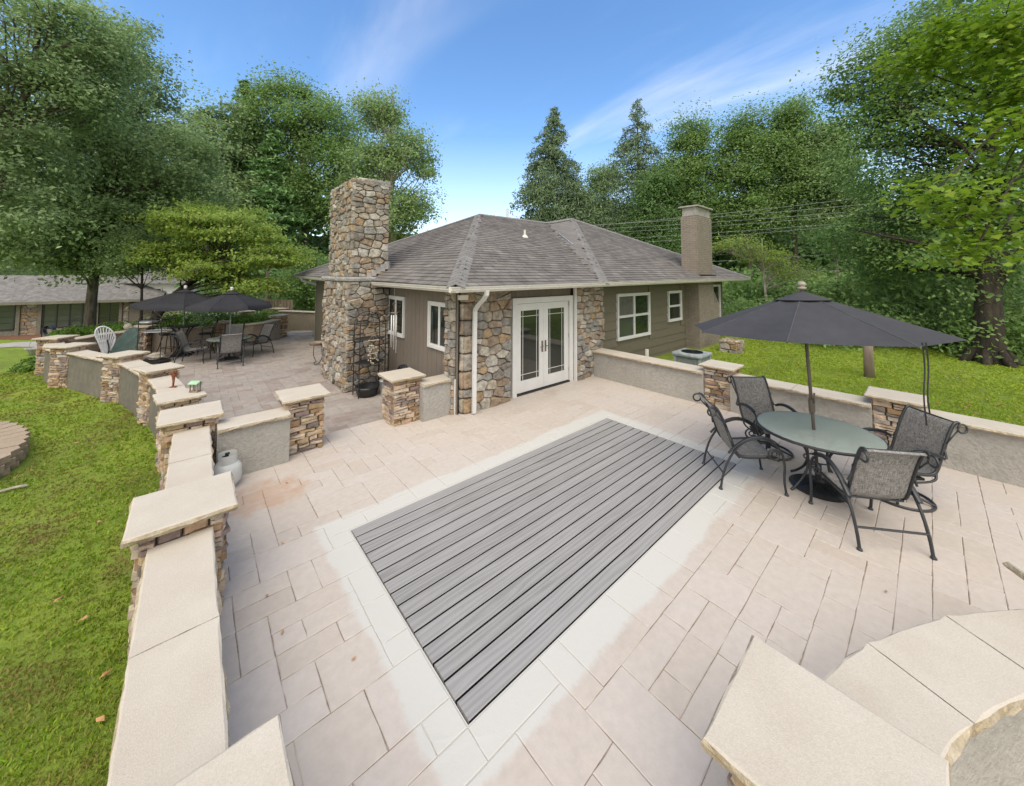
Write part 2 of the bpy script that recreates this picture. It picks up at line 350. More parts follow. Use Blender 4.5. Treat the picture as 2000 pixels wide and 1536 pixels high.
def leafmat(name, cols, trans=.5, clump=(.75, 1.3), rough=.40, cs=.6):
    return mat(name, cols, rough=rough, by='rand', mottle=clump, mscale=cs, trans=trans, spec=.4)
M['leaf_mid'] = leafmat('leaf_mid_green', [(0.119, 0.22, 0.06), (0.181, 0.297, 0.085), (0.258, 0.382, 0.114), (0.162, 0.268, 0.085)])
M['leaf_pear'] = leafmat('leaf_pear', [(0.133, 0.21, 0.09), (0.203, 0.306, 0.123), (0.289, 0.398, 0.171), (0.395, 0.51, 0.236)])
M['leaf_dark'] = leafmat('leaf_dark_green', [(0.095, 0.181, 0.06), (0.139, 0.246, 0.075), (0.194, 0.309, 0.106)])
M['leaf_yellow'] = leafmat('leaf_yellow_green', [(0.25, 0.373, 0.06), (0.349, 0.457, 0.082), (0.186, 0.305, 0.06), (0.4, 0.428, 0.105)])
M['leaf_maple'] = leafmat('leaf_bright_maple', [(0.153, 0.27, 0.018), (0.225, 0.342, 0.027), (0.117, 0.225, 0.018), (0.297, 0.387, 0.045)], trans=.45)
M['leaf_pine'] = leafmat('needles_pine', [(0.085, 0.181, 0.067), (0.144, 0.268, 0.095), (0.211, 0.343, 0.124)], trans=.15)
M['leaf_spruce'] = leafmat('needles_spruce', [(0.086, 0.143, 0.066), (0.132, 0.201, 0.091), (0.185, 0.261, 0.131)], trans=.1)
M['leaf_soft'] = leafmat('leaf_soft_green', [(0.191, 0.297, 0.114), (0.276, 0.391, 0.153), (0.363, 0.477, 0.211)])
M['leaf_bush'] = leafmat('leaf_bush', [(0.105, 0.224, 0.03), (0.164, 0.299, 0.045), (0.239, 0.344, 0.053)])
def grass_extra(env, col):
    sp = env['N']('ShaderNodeSeparateXYZ'); env['L'](env['tc'].outputs['Object'], sp.inputs[0])
    side = maprange(env, sp.outputs['X'], 2.0, 6.0, 1, .12)          # the left lawn is mossier and more worn
    n = env['noise'](1.25, 7, .72); n2 = env['noise'](3.5, 5, .7)
    col = mixc(env, env['mt']('MULTIPLY', maprange(env, n, .46, .62, 0, .85), side), col, (.26, .20, .075))
    col = mixc(env, maprange(env, n2, .50, .70, 0, .55), col, (.33, .40, .04))
    return mixc(env, maprange(env, sp.outputs['X'], 6.0, 9.0, 0, .6), col, (.33, .43, .035))
M['grass'] = mat('grass_blades', [(0.143, 0.251, 0.017), (0.203, 0.33, 0.021), (0.273, 0.377, 0.031), (0.321, 0.296, 0.084), (0.119, 0.239, 0.019)], rough=.6, by='rand', mottle=(.75, 1.3), mscale=1.1, trans=.4, spec=.25, extra=grass_extra)
def lawn_extra(env, col):
    n = env['noise'](1.3, 7, .7); n2 = env['noise'](45, 5, .8)
    col = mixc(env, maprange(env, n, .50, .72, 0, .55), col, (.13, .105, .045))
    return mixc(env, maprange(env, n2, .45, .75, 0, .6), col, (.035, .06, .01))
M['lawn'] = mat('lawn', [(0.138, 0.196, 0.022), (0.196, 0.276, 0.028), (0.253, 0.322, 0.039)], rough=.9, nscale=.8, mottle=(.75, 1.2), mscale=5, bump=.9, bscale=70, bdist=.03, extra=lawn_extra)
def deck_extra(env, col):
    N, L, mt = env['N'], env['L'], env['mt']
    oi = N('ShaderNodeObjectInfo'); cb = N('ShaderNodeCombineXYZ')
    L(mt('MULTIPLY', oi.outputs['Random'], 90), cb.inputs[0]); L(mt('MULTIPLY', oi.outputs['Random'], 37), cb.inputs[1])
    va = N('ShaderNodeVectorMath'); va.operation = 'ADD'; L(env['tc'].outputs['Object'], va.inputs[0]); L(cb.outputs[0], va.inputs[1])
    mp = N('ShaderNodeMapping'); mp.inputs['Scale'].default_value = (.55, 5.5, 5); L(va.outputs[0], mp.inputs[0])
    wv = N('ShaderNodeTexWave'); wv.bands_direction = 'Y'; wv.inputs['Scale'].default_value = 1.3; wv.inputs['Distortion'].default_value = 12
    wv.inputs['Detail'].default_value = 2; wv.inputs['Detail Scale'].default_value = 1.2; L(mp.outputs[0], wv.inputs['Vector'])
    mp2 = N('ShaderNodeMapping'); mp2.inputs['Scale'].default_value = (3, 130, 10); L(va.outputs[0], mp2.inputs[0])
    n2 = N('ShaderNodeTexNoise'); n2.inputs['Scale'].default_value = 1; n2.inputs['Detail'].default_value = 5; L(mp2.outputs[0], n2.inputs['Vector'])
    c = mixc(env, mt('MULTIPLY', wv.outputs['Fac'], .38), col, (.40, .39, .38))
    c = mixc(env, maprange(env, n2.outputs['Fac'], .45, .75, 0, .15), c, (.14, .14, .15))
    bn = N('ShaderNodeBump'); bn.inputs['Strength'].default_value = .35; bn.inputs['Distance'].default_value = .003
    L(n2.outputs['Fac'], bn.inputs['Height']); L(bn.outputs[0], env['b'].inputs['Normal'])
    return c
M['deck'] = mat('composite_board', [(0.229, 0.22, 0.212), (0.271, 0.262, 0.254)], rough=.55, by='rand', mottle=(.93, 1.06), mscale=2, extra=deck_extra)

# ------------------------------------------------------------------ stone builders
def clip_half(poly, p, q, dw=0):    # keep the side nearer to p than q (power distance)
    nx, ny = q[0]-p[0], q[1]-p[1]; L2 = nx*nx+ny*ny+1e-9; t = min(.8, max(.2, .5+dw/(2*L2))); mx, my = p[0]+nx*t, p[1]+ny*t; o = []
    for i in range(len(poly)):
        a, b = poly[i], poly[(i+1) % len(poly)]
        da, db = (a[0]-mx)*nx+(a[1]-my)*ny, (b[0]-mx)*nx+(b[1]-my)*ny
        if da <= 0: o.append(a)
        if (da < 0 < db) or (db < 0 < da):
            t = da/(da-db); o.append((a[0]+(b[0]-a[0])*t, a[1]+(b[1]-a[1])*t))
    return o
def field_polys(w, h, size, rng, asp=1.35):
    """irregular stone outlines that fill a w x h rectangle"""
    pts = []; v = 0
    while v < h:
        rh = size*rng.uniform(.55, 1.25)/asp; u = rng.uniform(-.3, 0)*size
        while u < w+.1*size:
            rw = size*rng.uniform(.55, 1.6)
            if rng.random() < .22 and rh > .6*size:
                pts.append((u+rw/2, v+rh*.27)); pts.append((u+rw*rng.uniform(.3, .7), v+rh*.8))
            else: pts.append((u+rw/2, v+rh*(.5+rng.uniform(-.22, .22))))
            u += rw
        v += rh
    pts = [p for p in pts if -.02 < p[0] < w+.02 and -.02 < p[1] < h+.02]
    A = 1.5; out = []; wt = [(rng.random()**2)*(.5*size)**2 for _ in pts]          # cells a little wider than tall: metric stretched in v
    S = [(p[0], p[1]*A) for p in pts]
    for i, p in enumerate(S):
        poly = [(0, 0), (w, 0), (w, h*A), (0, h*A)]
        nb = sorted((j for j in range(len(S)) if j != i and abs(S[j][0]-p[0]) < 3*size and abs(S[j][1]-p[1]) < 3*size), key=lambda j: (S[j][0]-p[0])**2+(S[j][1]-p[1])**2)[:18]
        for j in nb:
            poly = clip_half(poly, p, S[j], wt[i]-wt[j])
            if len(poly) < 3: break
        if len(poly) >= 3:
            Q = []
            for k in range(len(poly)):
                a, b = poly[k], poly[(k+1) % len(poly)]; Q.append(a); ln = hypot(a[0]-b[0], a[1]-b[1])
                if ln > .09: Q.append(((a[0]+b[0])/2+rng.uniform(-.07, .07)*ln*.6, (a[1]+b[1])/2+rng.uniform(-.07, .07)*ln*.6))
            out.append([(min(w, max(0, a)), min(h, max(0, b/A))) for a, b in Q])
    return out
def chaikin(P, k=.17):
    Q = []
    for i in range(len(P)):
        a, b = P[i], P[(i+1) % len(P)]
        if hypot(a[0]-b[0], a[1]-b[1]) < .012: Q.append(((a[0]+b[0])/2, (a[1]+b[1])/2)); continue
        Q += [(a[0]*(1-k)+b[0]*k, a[1]*(1-k)+b[1]*k), (a[0]*k+b[0]*(1-k), a[1]*k+b[1]*(1-k))]
    return Q
def stone(mb, poly, org, u, v, n, depth, rng, joint=.010, round_=True, top=.70, jit=.12, base=-.02):
    cx = sum(p[0] for p in poly)/len(poly); cy = sum(p[1] for p in poly)/len(poly)
    P = []
    for p in poly:
        d = hypot(p[0]-cx, p[1]-cy)+1e-6; k = max(.5, 1-joint/d); P.append((cx+(p[0]-cx)*k, cy+(p[1]-cy)*k))
    if round_: P = chaikin(P)
    m = len(P)
    if m < 3: return
    f = lambda a, b, d: org+u*a+v*b+n*d
    V = [f(a, b, base) for a, b in P]+[f(a, b, depth*.55) for a, b in P]
    tl = rng.uniform(-.12, .12), rng.uniform(-.12, .12)
    V += [f(cx+(a-cx)*top, cy+(b-cy)*top, depth*(1+rng.uniform(-jit, jit))+(a-cx)*tl[0]+(b-cy)*tl[1]) for a, b in P]
    V.append(f(cx, cy, depth*1.06))
    F = [(i, (i+1) % m, m+(i+1) % m, m+i) for i in range(m)]+[(m+i, m+(i+1) % m, 2*m+(i+1) % m, 2*m+i) for i in range(m)]
    F += [(2*m+i, 2*m+(i+1) % m, 3*m) for i in range(m)]
    mb.add(V, F)
def ledge_polys(w, h, rng, hmin=.035, hmax=.095, lmin=.09, lmax=.30):
    out = []; v = 0
    while v < h-.01:
        rh = min(rng.uniform(hmin, hmax), h-v)
        if h-v-rh < .025: rh = h-v
        u = 0
        while u < w-.01:
            l = min(rng.uniform(lmin, lmax), w-u)
            if w-u-l < .06: l = w-u
            j = lambda: rng.uniform(-.006, .006)
            if rh > .07 and rng.random() < .3:
                s = rng.uniform(.4, .6)*rh
                rects = [(u, v, u+l, v+s), (u, v+s, u+l, v+rh)]
            else: rects = [(u, v, u+l, v+rh)]
            for a, b, c, d in rects:
                out.append([(a+abs(j()), b+j()), ((a+c)/2, b+j()), (c-abs(j()), b+j()), (c-abs(j()), d+j()), ((a+c)/2+j()*3, d+j()), (a+abs(j()), d+j())])
            u += l
        v += rh
    return out
def slab(mb, poly, z0, z1, rng, step=.09, rough=.016, joints=()):
    """sawn top (slot 0) with rock-faced edges (slot 1)"""
    P = []; J = []
    n = len(poly)
    for i in range(n):
        a, b = np.array(poly[i][:2], float), np.array(poly[(i+1) % n][:2], float); k = max(1, int(np.linalg.norm(b-a)/step))
        for t in range(k): P.append(a+(b-a)*t/k); J.append(i in joints)
    c = sum(P)/len(P); m = len(P); h = z1-z0
    nrm = []
    for i in range(m):
        t = P[(i+1) % m]-P[i-1]; q = V3(t[1], -t[0]); q = q/(np.linalg.norm(q)+1e-9)
        if q@(P[i]-c) < 0: q = -q
        nrm.append(q)
    K = [0 if (J[i] or J[i-1]) else 1 for i in range(m)]
    def ring(off, z, jz): return [(*(P[i]+K[i]*nrm[i]*(off+rng.uniform(-rough, rough)*.6)), z+rng.uniform(-jz, jz)) for i in range(m)]
    R0 = [(*(P[i]-nrm[i]*(.012 if K[i] else .001)), z1) for i in range(m)]
    R1 = [(*(P[i]+nrm[i]*rng.uniform(-.006, .002)), z1-rng.uniform(.003, .009)) for i in range(m)]
    R2 = ring(.008, z0+h*.55, h*.12); R3 = ring(-.004, z0+h*.15, h*.08); R4 = [(*(P[i]-K[i]*nrm[i]*.02), z0) for i in range(m)]
    V = R0+R1+R2+R3+R4
    mb.add(V, [tuple(range(m))], 0)
    for r in range(4): mb.add([], [], 1) if False else None
    base = mb.n-len(V)
    for r in range(4):
        for i in range(m):
            mb.F.append([base+r*m+i, base+r*m+(i+1) % m, base+(r+1)*m+(i+1) % m, base+(r+1)*m+i]); mb.M.append(0 if (r == 0 or J[i]) else 1)
    mb.F.append([base+4*m+i for i in range(m)][::-1]); mb.M.append(1)

CAPMAT = [M['cap'], M['cap_edge']]
def stone_pillar(cx, cy, ang, z0, zc, label, group, capw=.65, w=.50, faces=(0, 3), pieces=True, seed=0, capt=.055):
    rng = random.Random(seed+100)
    t = empty('stone_pillar', (cx, cy, z0), label, 'stone pillar', group)
    ca, sa = cos(ang), sin(ang); ux, uy = V3(ca, sa, 0), V3(-sa, ca, 0); c = V3(cx, cy, 0); h = w/2-.035
    cor = [c+ux*a*h+uy*b*h for a, b in ((-1, -1), (1, -1), (1, 1), (-1, 1))]
    mb = MB(); mb.prism(cor, z0, zc-capt); mb.obj('core', M['mortar'], t)
    H = zc-capt-z0; big = MB()
    frames = [(-ux, -uy, ux, -uy), (ux, -uy, uy, ux), (ux, uy, -ux, uy), (-ux, uy, -uy, -ux)]   # face 0:-uy, 1:+ux, 2:+uy, 3:-ux
    for fi in range(4):
        a, b, u, n = frames[fi]; ext = .035
        o = c+a*(h)+b*(h)-u*ext; o = V3(o[0], o[1], z0)
        for poly in ledge_polys(2*h+2*ext, H, rng):
            d = rng.uniform(.030, .062)
            if pieces and fi in faces:
                s = MB(); stone(s, poly, o, u, V3(0, 0, 1), n, d, rng, joint=.0045, round_=False, top=.86, jit=.22, base=-.03); s.obj('stone', M['ledge'], t)
            else: stone(big, poly, o, u, V3(0, 0, 1), n, d, rng, joint=.0045, round_=False, top=.86, jit=.22, base=-.03)
    if big.n: big.obj('stonework', M['ledge'], t, kind='stuff')
    k = capw/2; mb = MB(); slab(mb, [c+ux*a*k+uy*b*k for a, b in ((-1, -1), (1, -1), (1, 1), (-1, 1))], zc-capt, zc, rng)
    mb.obj('pillar_cap', CAPMAT, t); return t
def wall(path, thick, z0, ztop, label, group=None, capw=None, mat_out='stucco', capt=.055, piece=.95, seed=0, over=0):
    """stucco wall along a polyline with cap stones"""
    rng = random.Random(seed+7); capw = capw or thick+.09
    P = [V3(*p, 0) for p in path]; n = len(P)
    nr = []
    for i in range(n):
        t = P[min(i+1, n-1)]-P[max(i-1, 0)]; q = V3(-t[1], t[0], 0); nr.append(q/np.linalg.norm(q))
    mid = P[n//2]
    th = empty('garden_wall', (mid[0], mid[1], z0), label, 'wall', group)
    mb = MB(); Lf = [P[i]+nr[i]*thick/2 for i in range(n)]; Rt = [P[i]-nr[i]*thick/2 for i in range(n)]
    for z_, nm in ((0, 0),):
        m = 2*n; ring = Lf+Rt[::-1]; V = [(p[0], p[1], z0) for p in ring]+[(p[0], p[1], ztop-capt) for p in ring]
        F = [(i, (i+1) % m, m+(i+1) % m, m+i) for i in range(m)]
        F += [(m+i, m+i+1, 2*m-2-i, 2*m-1-i) for i in range(n-1)]
        mb.add(V, F)
    mb.obj('wall_body', M[mat_out], th)
    # resample for caps
    seglen = [np.linalg.norm(P[i+1]-P[i]) for i in range(n-1)]; tot = sum(seglen); k = max(1, round(tot/piece))
    def pos(s):
        for i in range(n-1):
            if s <= seglen[i] or i == n-2: f = s/seglen[i]; return P[i]*(1-f)+P[i+1]*f, nr[i]*(1-f)+nr[i+1]*f
            s -= seglen[i]
    for j in range(k):
        a, b = tot*j/k+(.003 if j else 0), tot*(j+1)/k-(.003 if j < k-1 else 0); S = []
        for q in range(4):
            S.append(pos(a+(b-a)*q/3))
        poly = [p+m_*capw/2 for p, m_ in S]+[p-m_*capw/2 for p, m_ in S[::-1]]
        mb = MB(); slab(mb, poly, ztop-capt, ztop+rng.uniform(-.002, .002), rng, step=.07, joints=(3, 7)); mb.obj('cap_stone', CAPMAT, th)
    return th

# ------------------------------------------------------------------ ground
def sstep(x, a, b):
    t = min(1, max(0, (x-a)/(b-a))); return t*t*(3-2*t)
def gz(X, Y):
    l = X*_R[0]+Y*_R[1]; f = X*cos(YAW)+Y*sin(YAW)
    z = -.20
    if l < 2 or Y > 12:
        z -= 1.75*sstep(hypot(l, f)+(-l)*.35-6, 15, 29)*(1-sstep(l, -3, 6))
    r = sstep(X, 8.16, 8.4)*(1-sstep(Y-.25*(X-8), 3, 30))
    z += .18*r
    if X > 8.4: z += .03*sin(X*.7+Y*.4)*r*sstep(X, 9, 13)
    return z
def lawn_sheet():
    xs = sorted(set([round(-1.5+i*.3, 3) for i in range(0, 80)]+[8.17, 8.24, 8.32, 8.40]+[-260, -200, -150, -110, -80, -60, -45, -35, -28, -22, -18, -15, -13, -11, -9, -7, -5.5, -4, -3, -2.2]+[23, 25, 28, 32, 38, 45, 60, 80, 110, 150, 200, 260]))
    ys = sorted(set([round(-8+i*.35, 3) for i in range(0, 100)]+[-260, -180, -120, -80, -50, -30, -20, -14, -11, -9]+[28, 30, 32, 35, 38, 42, 46, 50, 56, 64, 75, 90, 120, 160, 210, 280]))
    G = [[(x, y, gz(x, y)) for y in ys] for x in xs]
    V = np.array(G).reshape(-1, 3); b = len(ys); q = []
    for i in range(len(xs)-1):
        for j in range(b-1): q.append((i*b+j, (i+1)*b+j, (i+1)*b+j+1, i*b+j+1))
    q = np.array(q); o = link('lawn', mesh_np('lawn', V, q.ravel(), np.arange(len(q))*4, M['lawn'], None, True)); o['kind'] = 'structure'
lawn_sheet()

def ashlar(x0, x1, y0, y1, u, rng):
    nx, ny = int(round((x1-x0)/u)), int(round((y1-y0)/u)); g = np.zeros((nx, ny), bool); out = []
    sizes = [(2, 2), (3, 2), (2, 3), (2, 1), (1, 2), (2, 2), (2, 1), (1, 1), (1, 2), (3, 1)]
    for i in range(nx):
        for j in range(ny):
            if g[i, j]: continue
            ok = [s for s in sizes if i+s[0] <= nx and j+s[1] <= ny and not g[i:i+s[0], j:j+s[1]].any()]
            s = rng.choice(ok) if ok else (1, 1)
            g[i:i+s[0], j:j+s[1]] = True; out.append((x0+i*u, y0+j*u, x0+(i+s[0])*u, y0+(j+s[1])*u))
    return out
def tile_mesh(mb, poly, z, rng, bev=.003, joint=.0020):
    cx = sum(p[0] for p in poly)/len(poly); cy = sum(p[1] for p in poly)/len(poly); P = []
    for i in range(len(poly)):
        a, b = poly[i], poly[(i+1) % len(poly)]
        for t in (0, .33, .66):
            x, y = a[0]+(b[0]-a[0])*t, a[1]+(b[1]-a[1])*t
            P.append((x+rng.uniform(-.003, .003), y+rng.uniform(-.003, .003)))
    def ins(d): return [(x-np.sign(x-cx)*min(d, abs(x-cx)*.5), y-np.sign(y-cy)*min(d, abs(y-cy)*.5)) for x, y in P]
    m = len(P); A = ins(joint); Bq = ins(joint+bev*1.6); j = [rng.uniform(-.0012, .0008) for _ in range(m)]
    V = [(x, y, z-.012) for x, y in A]+[(x, y, z-.004) for x, y in A]+[(x, y, z+j[i]) for i, (x, y) in enumerate(Bq)]
    mb.add(V, [(i, (i+1) % m, m+(i+1) % m, m+i) for i in range(m)]+[(m+i, m+(i+1) % m, 2*m+(i+1) % m, 2*m+i) for i in range(m)]+[tuple(range(2*m, 3*m))])
def cliprect(r, poly):
    """clip rectangle r to a convex-ish half-plane list"""
    P = [(r[0], r[1]), (r[2], r[1]), (r[2], r[3]), (r[0], r[3])]
    return P
def paving(name, base_poly, z, zb, tiles, m, seed, cam_lim=300):
    rng = random.Random(seed)
    root = MB(); root.prism(base_poly, zb, z-.008); p = root.obj(name, M['joint_low']); p['kind'] = 'structure'
    items = []
    for r in tiles:
        cx, cy = (r[0]+r[2])/2, (r[1]+r[3])/2
        l = cx*_R[0]+cy*_R[1]; f = cx*cos(YAW)+cy*sin(YAW)
        items.append((hypot(cx, cy) if f > .3 and abs(l) < f*1.6+.6 else 900+hypot(cx, cy), r))
    items.sort(key=lambda q: q[0]); rest = MB()
    for k, (d, r) in enumerate(items):
        P = [(r[0], r[1]), (r[2], r[1]), (r[2], r[3]), (r[0], r[3])]
        if k < cam_lim and d < 900: mb = MB(); tile_mesh(mb, P, z, rng); mb.obj('paving_tile', m, p)
        else: tile_mesh(rest, P, z, rng)
    if rest.n: rest.obj('paving', m, p, kind='stuff')
    return p
rng = random.Random(11)
def patio_tiles():
    T = []; e = .0
    for r in ashlar(-.065, 8.135, -2.71, 6.69, .20, rng):
        x0, y0, x1, y1 = r
        # leave the deck opening free
        ix0, ix1, iy0, iy1 = DX0-.01, DX1+.01, DY0-.01, DY1+.01
        if x1 <= ix0 or x0 >= ix1 or y1 <= iy0 or y0 >= iy1: T.append(r); continue
        if x0 < ix0-.03: T.append((x0, y0, ix0, y1)); x0 = ix0
        if x1 > ix1+.03: T.append((ix1, y0, x1, y1)); x1 = ix1
        if y0 < iy0-.03 and x1 > x0+.02: T.append((x0, y0, x1, iy0))
        if y1 > iy1+.03 and x1 > x0+.02: T.append((x0, iy1, x1, y1))
    return T
mbp = MB()
for (a, b, c, d) in ((-.12, 8.22, -2.7, DY0), (-.12, 8.22, DY1, 6.66), (-.12, DX0, DY0, DY1), (DX1, 8.22, DY0, DY1)): mbp.box(a, b, c, d, -.32, -.008)
mbp.box(DX0, DX1, DY0, DY1, -.32, -.12)
patio = mbp.obj('patio', M['joint']); patio['kind'] = 'structure'
its = []; rest = MB(); trg = random.Random(3)
for r in patio_tiles():
    cx, cy = (r[0]+r[2])/2, (r[1]+r[3])/2; l = cx*_R[0]+cy*_R[1]; f = cx*cos(YAW)+cy*sin(YAW)
    vis = f > .4 and abs(l) < f*1.5+.5
    its.append(((hypot(cx, cy)-3*(r[2]-r[0])*(r[3]-r[1])) if vis else 900, r))
its.sort(key=lambda q: q[0])
for k, (d, r) in enumerate(its):
    P = [(r[0], r[1]), (r[2], r[1]), (r[2], r[3]), (r[0], r[3])]
    if k < 298 and d < 900 and (r[2]-r[0])*(r[3]-r[1]) > .02: mb = MB(); tile_mesh(mb, P, 0, trg); mb.obj('paving_tile', M['tile'], patio)
    else: tile_mesh(rest, P, 0, trg)
rest.obj('paving', M['tile'], patio, kind='stuff')
LOWP = [(-.2, 6.62), (4.2, 6.62), (4.2, 18), (4.6, 20.1), (3.3, 20.9), (3.1, 18.9), (2.1, 17.9), (1.3, 17.3), (.7, 17.3), (-.6, 17.9), (-1.1, 18.4), (-2.2, 18.2), (-2.95, 16.9), (-2.45, 14.6), (-1.25, 12.3), (-.55, 10.1), (-.2, 7.7)]
tl = [r for r in ashlar(-3.0, 4.62, 6.64, 21.34, .155, rng) if all(inpoly(a, b, LOWP) for a in (r[0], r[2]) for b in (r[1], r[3]))]
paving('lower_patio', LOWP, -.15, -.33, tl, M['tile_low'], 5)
# riser strip between the two levels is the patio slab edge; pale path and mulch bed far left
def flat_patch(name, m, pts, kind='structure', n=5, dz=.02):
    P = [np.array(p, float) for p in pts]; c = sum(P)/len(P); rings = []
    mb = MB()
    for k in range(n+1):
        s = k/n; rings.append([(c[0]+(p[0]-c[0])*s, c[1]+(p[1]-c[1])*s) for p in P])
    G = [[(x, y, gz(x, y)+dz) for x, y in r+[r[0]]] for r in rings]; mb.grid(G); o = mb.obj(name, m, smooth=True); o['kind'] = kind; return o
def gpt(px, py):       # where the view ray meets the ground
    z = -.2
    for _ in range(12): p = at(px, py, z); z = .5*z+.5*gz(p[0], p[1])
    return p
path_pts = [gpt(*p)[:2] for p in [(-40, 683), (30, 678.5), (80, 679), (110, 674), (100, 668), (40, 669), (-40, 676)]]
def dense(P, k=6):
    return [P[i]*(1-t/k)+P[(i+1) % len(P)]*(t/k) for i in range(len(P)) for t in range(k)]
flat_patch('path', M['concrete'], dense(path_pts), n=6, dz=.03)
flat_patch('mulch_bed', M['mulch'], dense([gpt(*p)[:2] for p in [(-60, 664), (60, 664), (120, 664), (260, 660), (330, 648), (300, 638), (200, 640), (80, 648), (-60, 655)]]), n=8, dz=.015)

# deck inset
dk = empty('deck', (DX0, DY0, -.1), 'grey composite board deck panel set flush in the stone patio', 'deck')
nb = 15; pitch = (DY1-DY0)/nb
for i in range(nb):
    mb = MB(); y0 = DY0+i*pitch+.0070; y1 = DY0+(i+1)*pitch-.0070; x0, x1 = DX0+.004+random.Random(i).uniform(0, .006), DX1-.006; e = .004
    V = []
    for x in (x0, x1):
        V += [(x, y0, -.022), (x, y0, .004-e), (x, y0+e, .004), (x, y1-e, .004), (x, y1, .004-e), (x, y1, -.022)]
    mb.add(V, [(k, k+6, (k+1) % 6+6, (k+1) % 6) for k in (1, 2, 3)]+[(5, 4, 3, 2, 1, 0), (6, 7, 8, 9, 10, 11)]); mb.add(V, [(k, k+6, (k+1) % 6+6, (k+1) % 6) for k in (0, 4, 5)], 1); mb.obj('deck_board', [M['deck'], M['iron']], dk)  # side slot coloured near-black, painting in the gap shade and hidden clips
mb = MB(); mb.box(DX0+.002, DX1-.002, DY0+.002, DY1-.002, -.10, -.09)
for i in range(12): mb.box(DX0+.05+i*.41, DX0+.09+i*.41, DY0+.01, DY1-.01, -.088, -.024)
mb.obj('joist_frame', M['black'], dk)

# ------------------------------------------------------------------ garden walls and pillars
G1 = 'ledgestone pillars with pale caps'
ZC, ZW, ZG, ZL = .826, .68, -.24, -.15
PIL = [
 (.02, 1.545, 0, -.24, 'nearest pillar cap at the bottom edge, left of the bottom centre', .65, (0, 3), True),
 (.01, 4.04, 0, -.24, 'ledgestone pillar with a large pale cap beside the green lawn, nearest on the left wall', .65, (0, 1, 3), True),
 (.04, 6.52, 0, -.24, 'ledgestone pillar where the left wall meets the low gate wall, behind the gas bottle', .65, (0, 1, 3), True),
 (1.36, 6.49, 0, -.17, 'ledgestone pillar on the left side of the gap leading down to the lower patio', .65, (0, 1), True),
 (3.00, 6.49, 0, -.17, 'ledgestone pillar on the right side of the gap, beside the short wall to the house', .65, (0, 3), True),
 (-.10, 7.56, .15, -.24, 'low ledgestone pillar carrying the small green-roofed bird house', .56, (0, 3), True),
 (-.46, 9.97, .40, -.24, 'ledgestone pillar in the curving wall just past the rusty metal flower', .58, (0, 3), True),
 (-1.16, 12.12, .68, -.24, 'ledgestone pillar in the curving wall in front of the green butterfly wing', .62, (0, 3), True),
 (-2.34, 14.42, .80, -.24, 'ledgestone pillar in the curving wall left of the white butterfly wing', .62, (0, 3), True),
]
for k, (x, y, a, z0, lab, cw, fc, pc) in enumerate(PIL):
    stone_pillar(x, y, a, z0, ZC, lab, G1, capw=cw, w=cw-.15, faces=fc, pieces=pc, seed=k)
PIL2 = [(-2.95, 16.45, 1.0, 'far-left ledgestone pillar at the end of the curving wall', .62), (-1.32, 18.0, -.35, 'ledgestone pillar behind the round-topped metal shelf stand', .6),
        (.88, 17.75, -.1, 'ledgestone pillar in the curved back wall between the two dark parasols', .52), (2.93, 18.9, .35, 'ledgestone pillar at the right end of the curved tan wall', .6),
        (2.0, 22.0, .1, 'distant ledgestone pillar among the shrubs left of the dark curved planter wall', .66), (3.5, 22.6, .1, 'farthest ledgestone pillar by the grey plank fence', .7)]
for k, (x, y, a, lab, cw) in enumerate(PIL2):
    stone_pillar(x, y, a, -.3 if k < 4 else -.6, ZC, lab, G1, capw=cw, w=cw-.13, faces=(), pieces=False, seed=20+k)
stone_pillar(8.44, 2.92, 0, -.08, ZC, 'ledgestone pillar on the right wall behind the tall-backed chair', G1, faces=(0, 3), seed=31)
stone_pillar(8.42, .43, 0, -.08, ZC, 'ledgestone pillar on the right wall below the hanging parasol ties', G1, faces=(0, 3), seed=32)
stone_pillar(1.955, .345, 0, -.05, ZC, 'big pale pillar cap on ledgestone at the bottom right, joined to the curved wall', G1, faces=(0, 3), seed=33)
stone_pillar(4.055, -.705, -.927, -.05, ZC, 'pillar whose pale cap corner just enters at the right edge', G1, faces=(0, 3), pieces=False, seed=34)

G2 = 'stucco garden walls with cap stones'
wall([(.00, 1.80), (.00, 3.78)], .30, ZG, ZW, 'nearest stucco wall run with a wide pale cap beside the lawn', G2, capw=.375, seed=1)
wall([(.04, 4.30), (.05, 6.26)], .28, ZG, ZW, 'second stucco wall run beside the lawn, between the two nearest tall pillars', G2, capw=.36, seed=2)
wall([(.30, 6.20), (1.12, 6.20)], .30, -.17, ZW, 'short grey stucco gate wall behind the white gas bottle', G2, capw=.40, seed=3)
wall([(3.24, 6.24), (3.86, 6.24)], .32, -.17, ZW, 'short mottled stucco wall between the gap pillar and the house corner', G2, capw=.40, seed=4)
wall([(.02, 6.78), (-.08, 7.34)], .28, ZG, ZW-.02, 'very short wall piece between the gate wall pillar and the bird house pillar', G2, mat_out='stucco_out', seed=5)
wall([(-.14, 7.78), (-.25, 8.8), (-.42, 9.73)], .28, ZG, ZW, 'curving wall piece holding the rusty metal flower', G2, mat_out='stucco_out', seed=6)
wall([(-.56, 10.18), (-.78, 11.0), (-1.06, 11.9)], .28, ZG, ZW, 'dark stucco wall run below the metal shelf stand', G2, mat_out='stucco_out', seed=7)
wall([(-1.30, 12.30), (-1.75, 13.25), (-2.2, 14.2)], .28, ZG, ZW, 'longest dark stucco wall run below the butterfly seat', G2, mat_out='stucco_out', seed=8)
wall([(-2.50, 14.62), (-2.80, 15.4), (-2.93, 16.2)], .28, ZG, ZW, 'far-left end run of the curving stucco wall', G2, mat_out='stucco_out', seed=9)
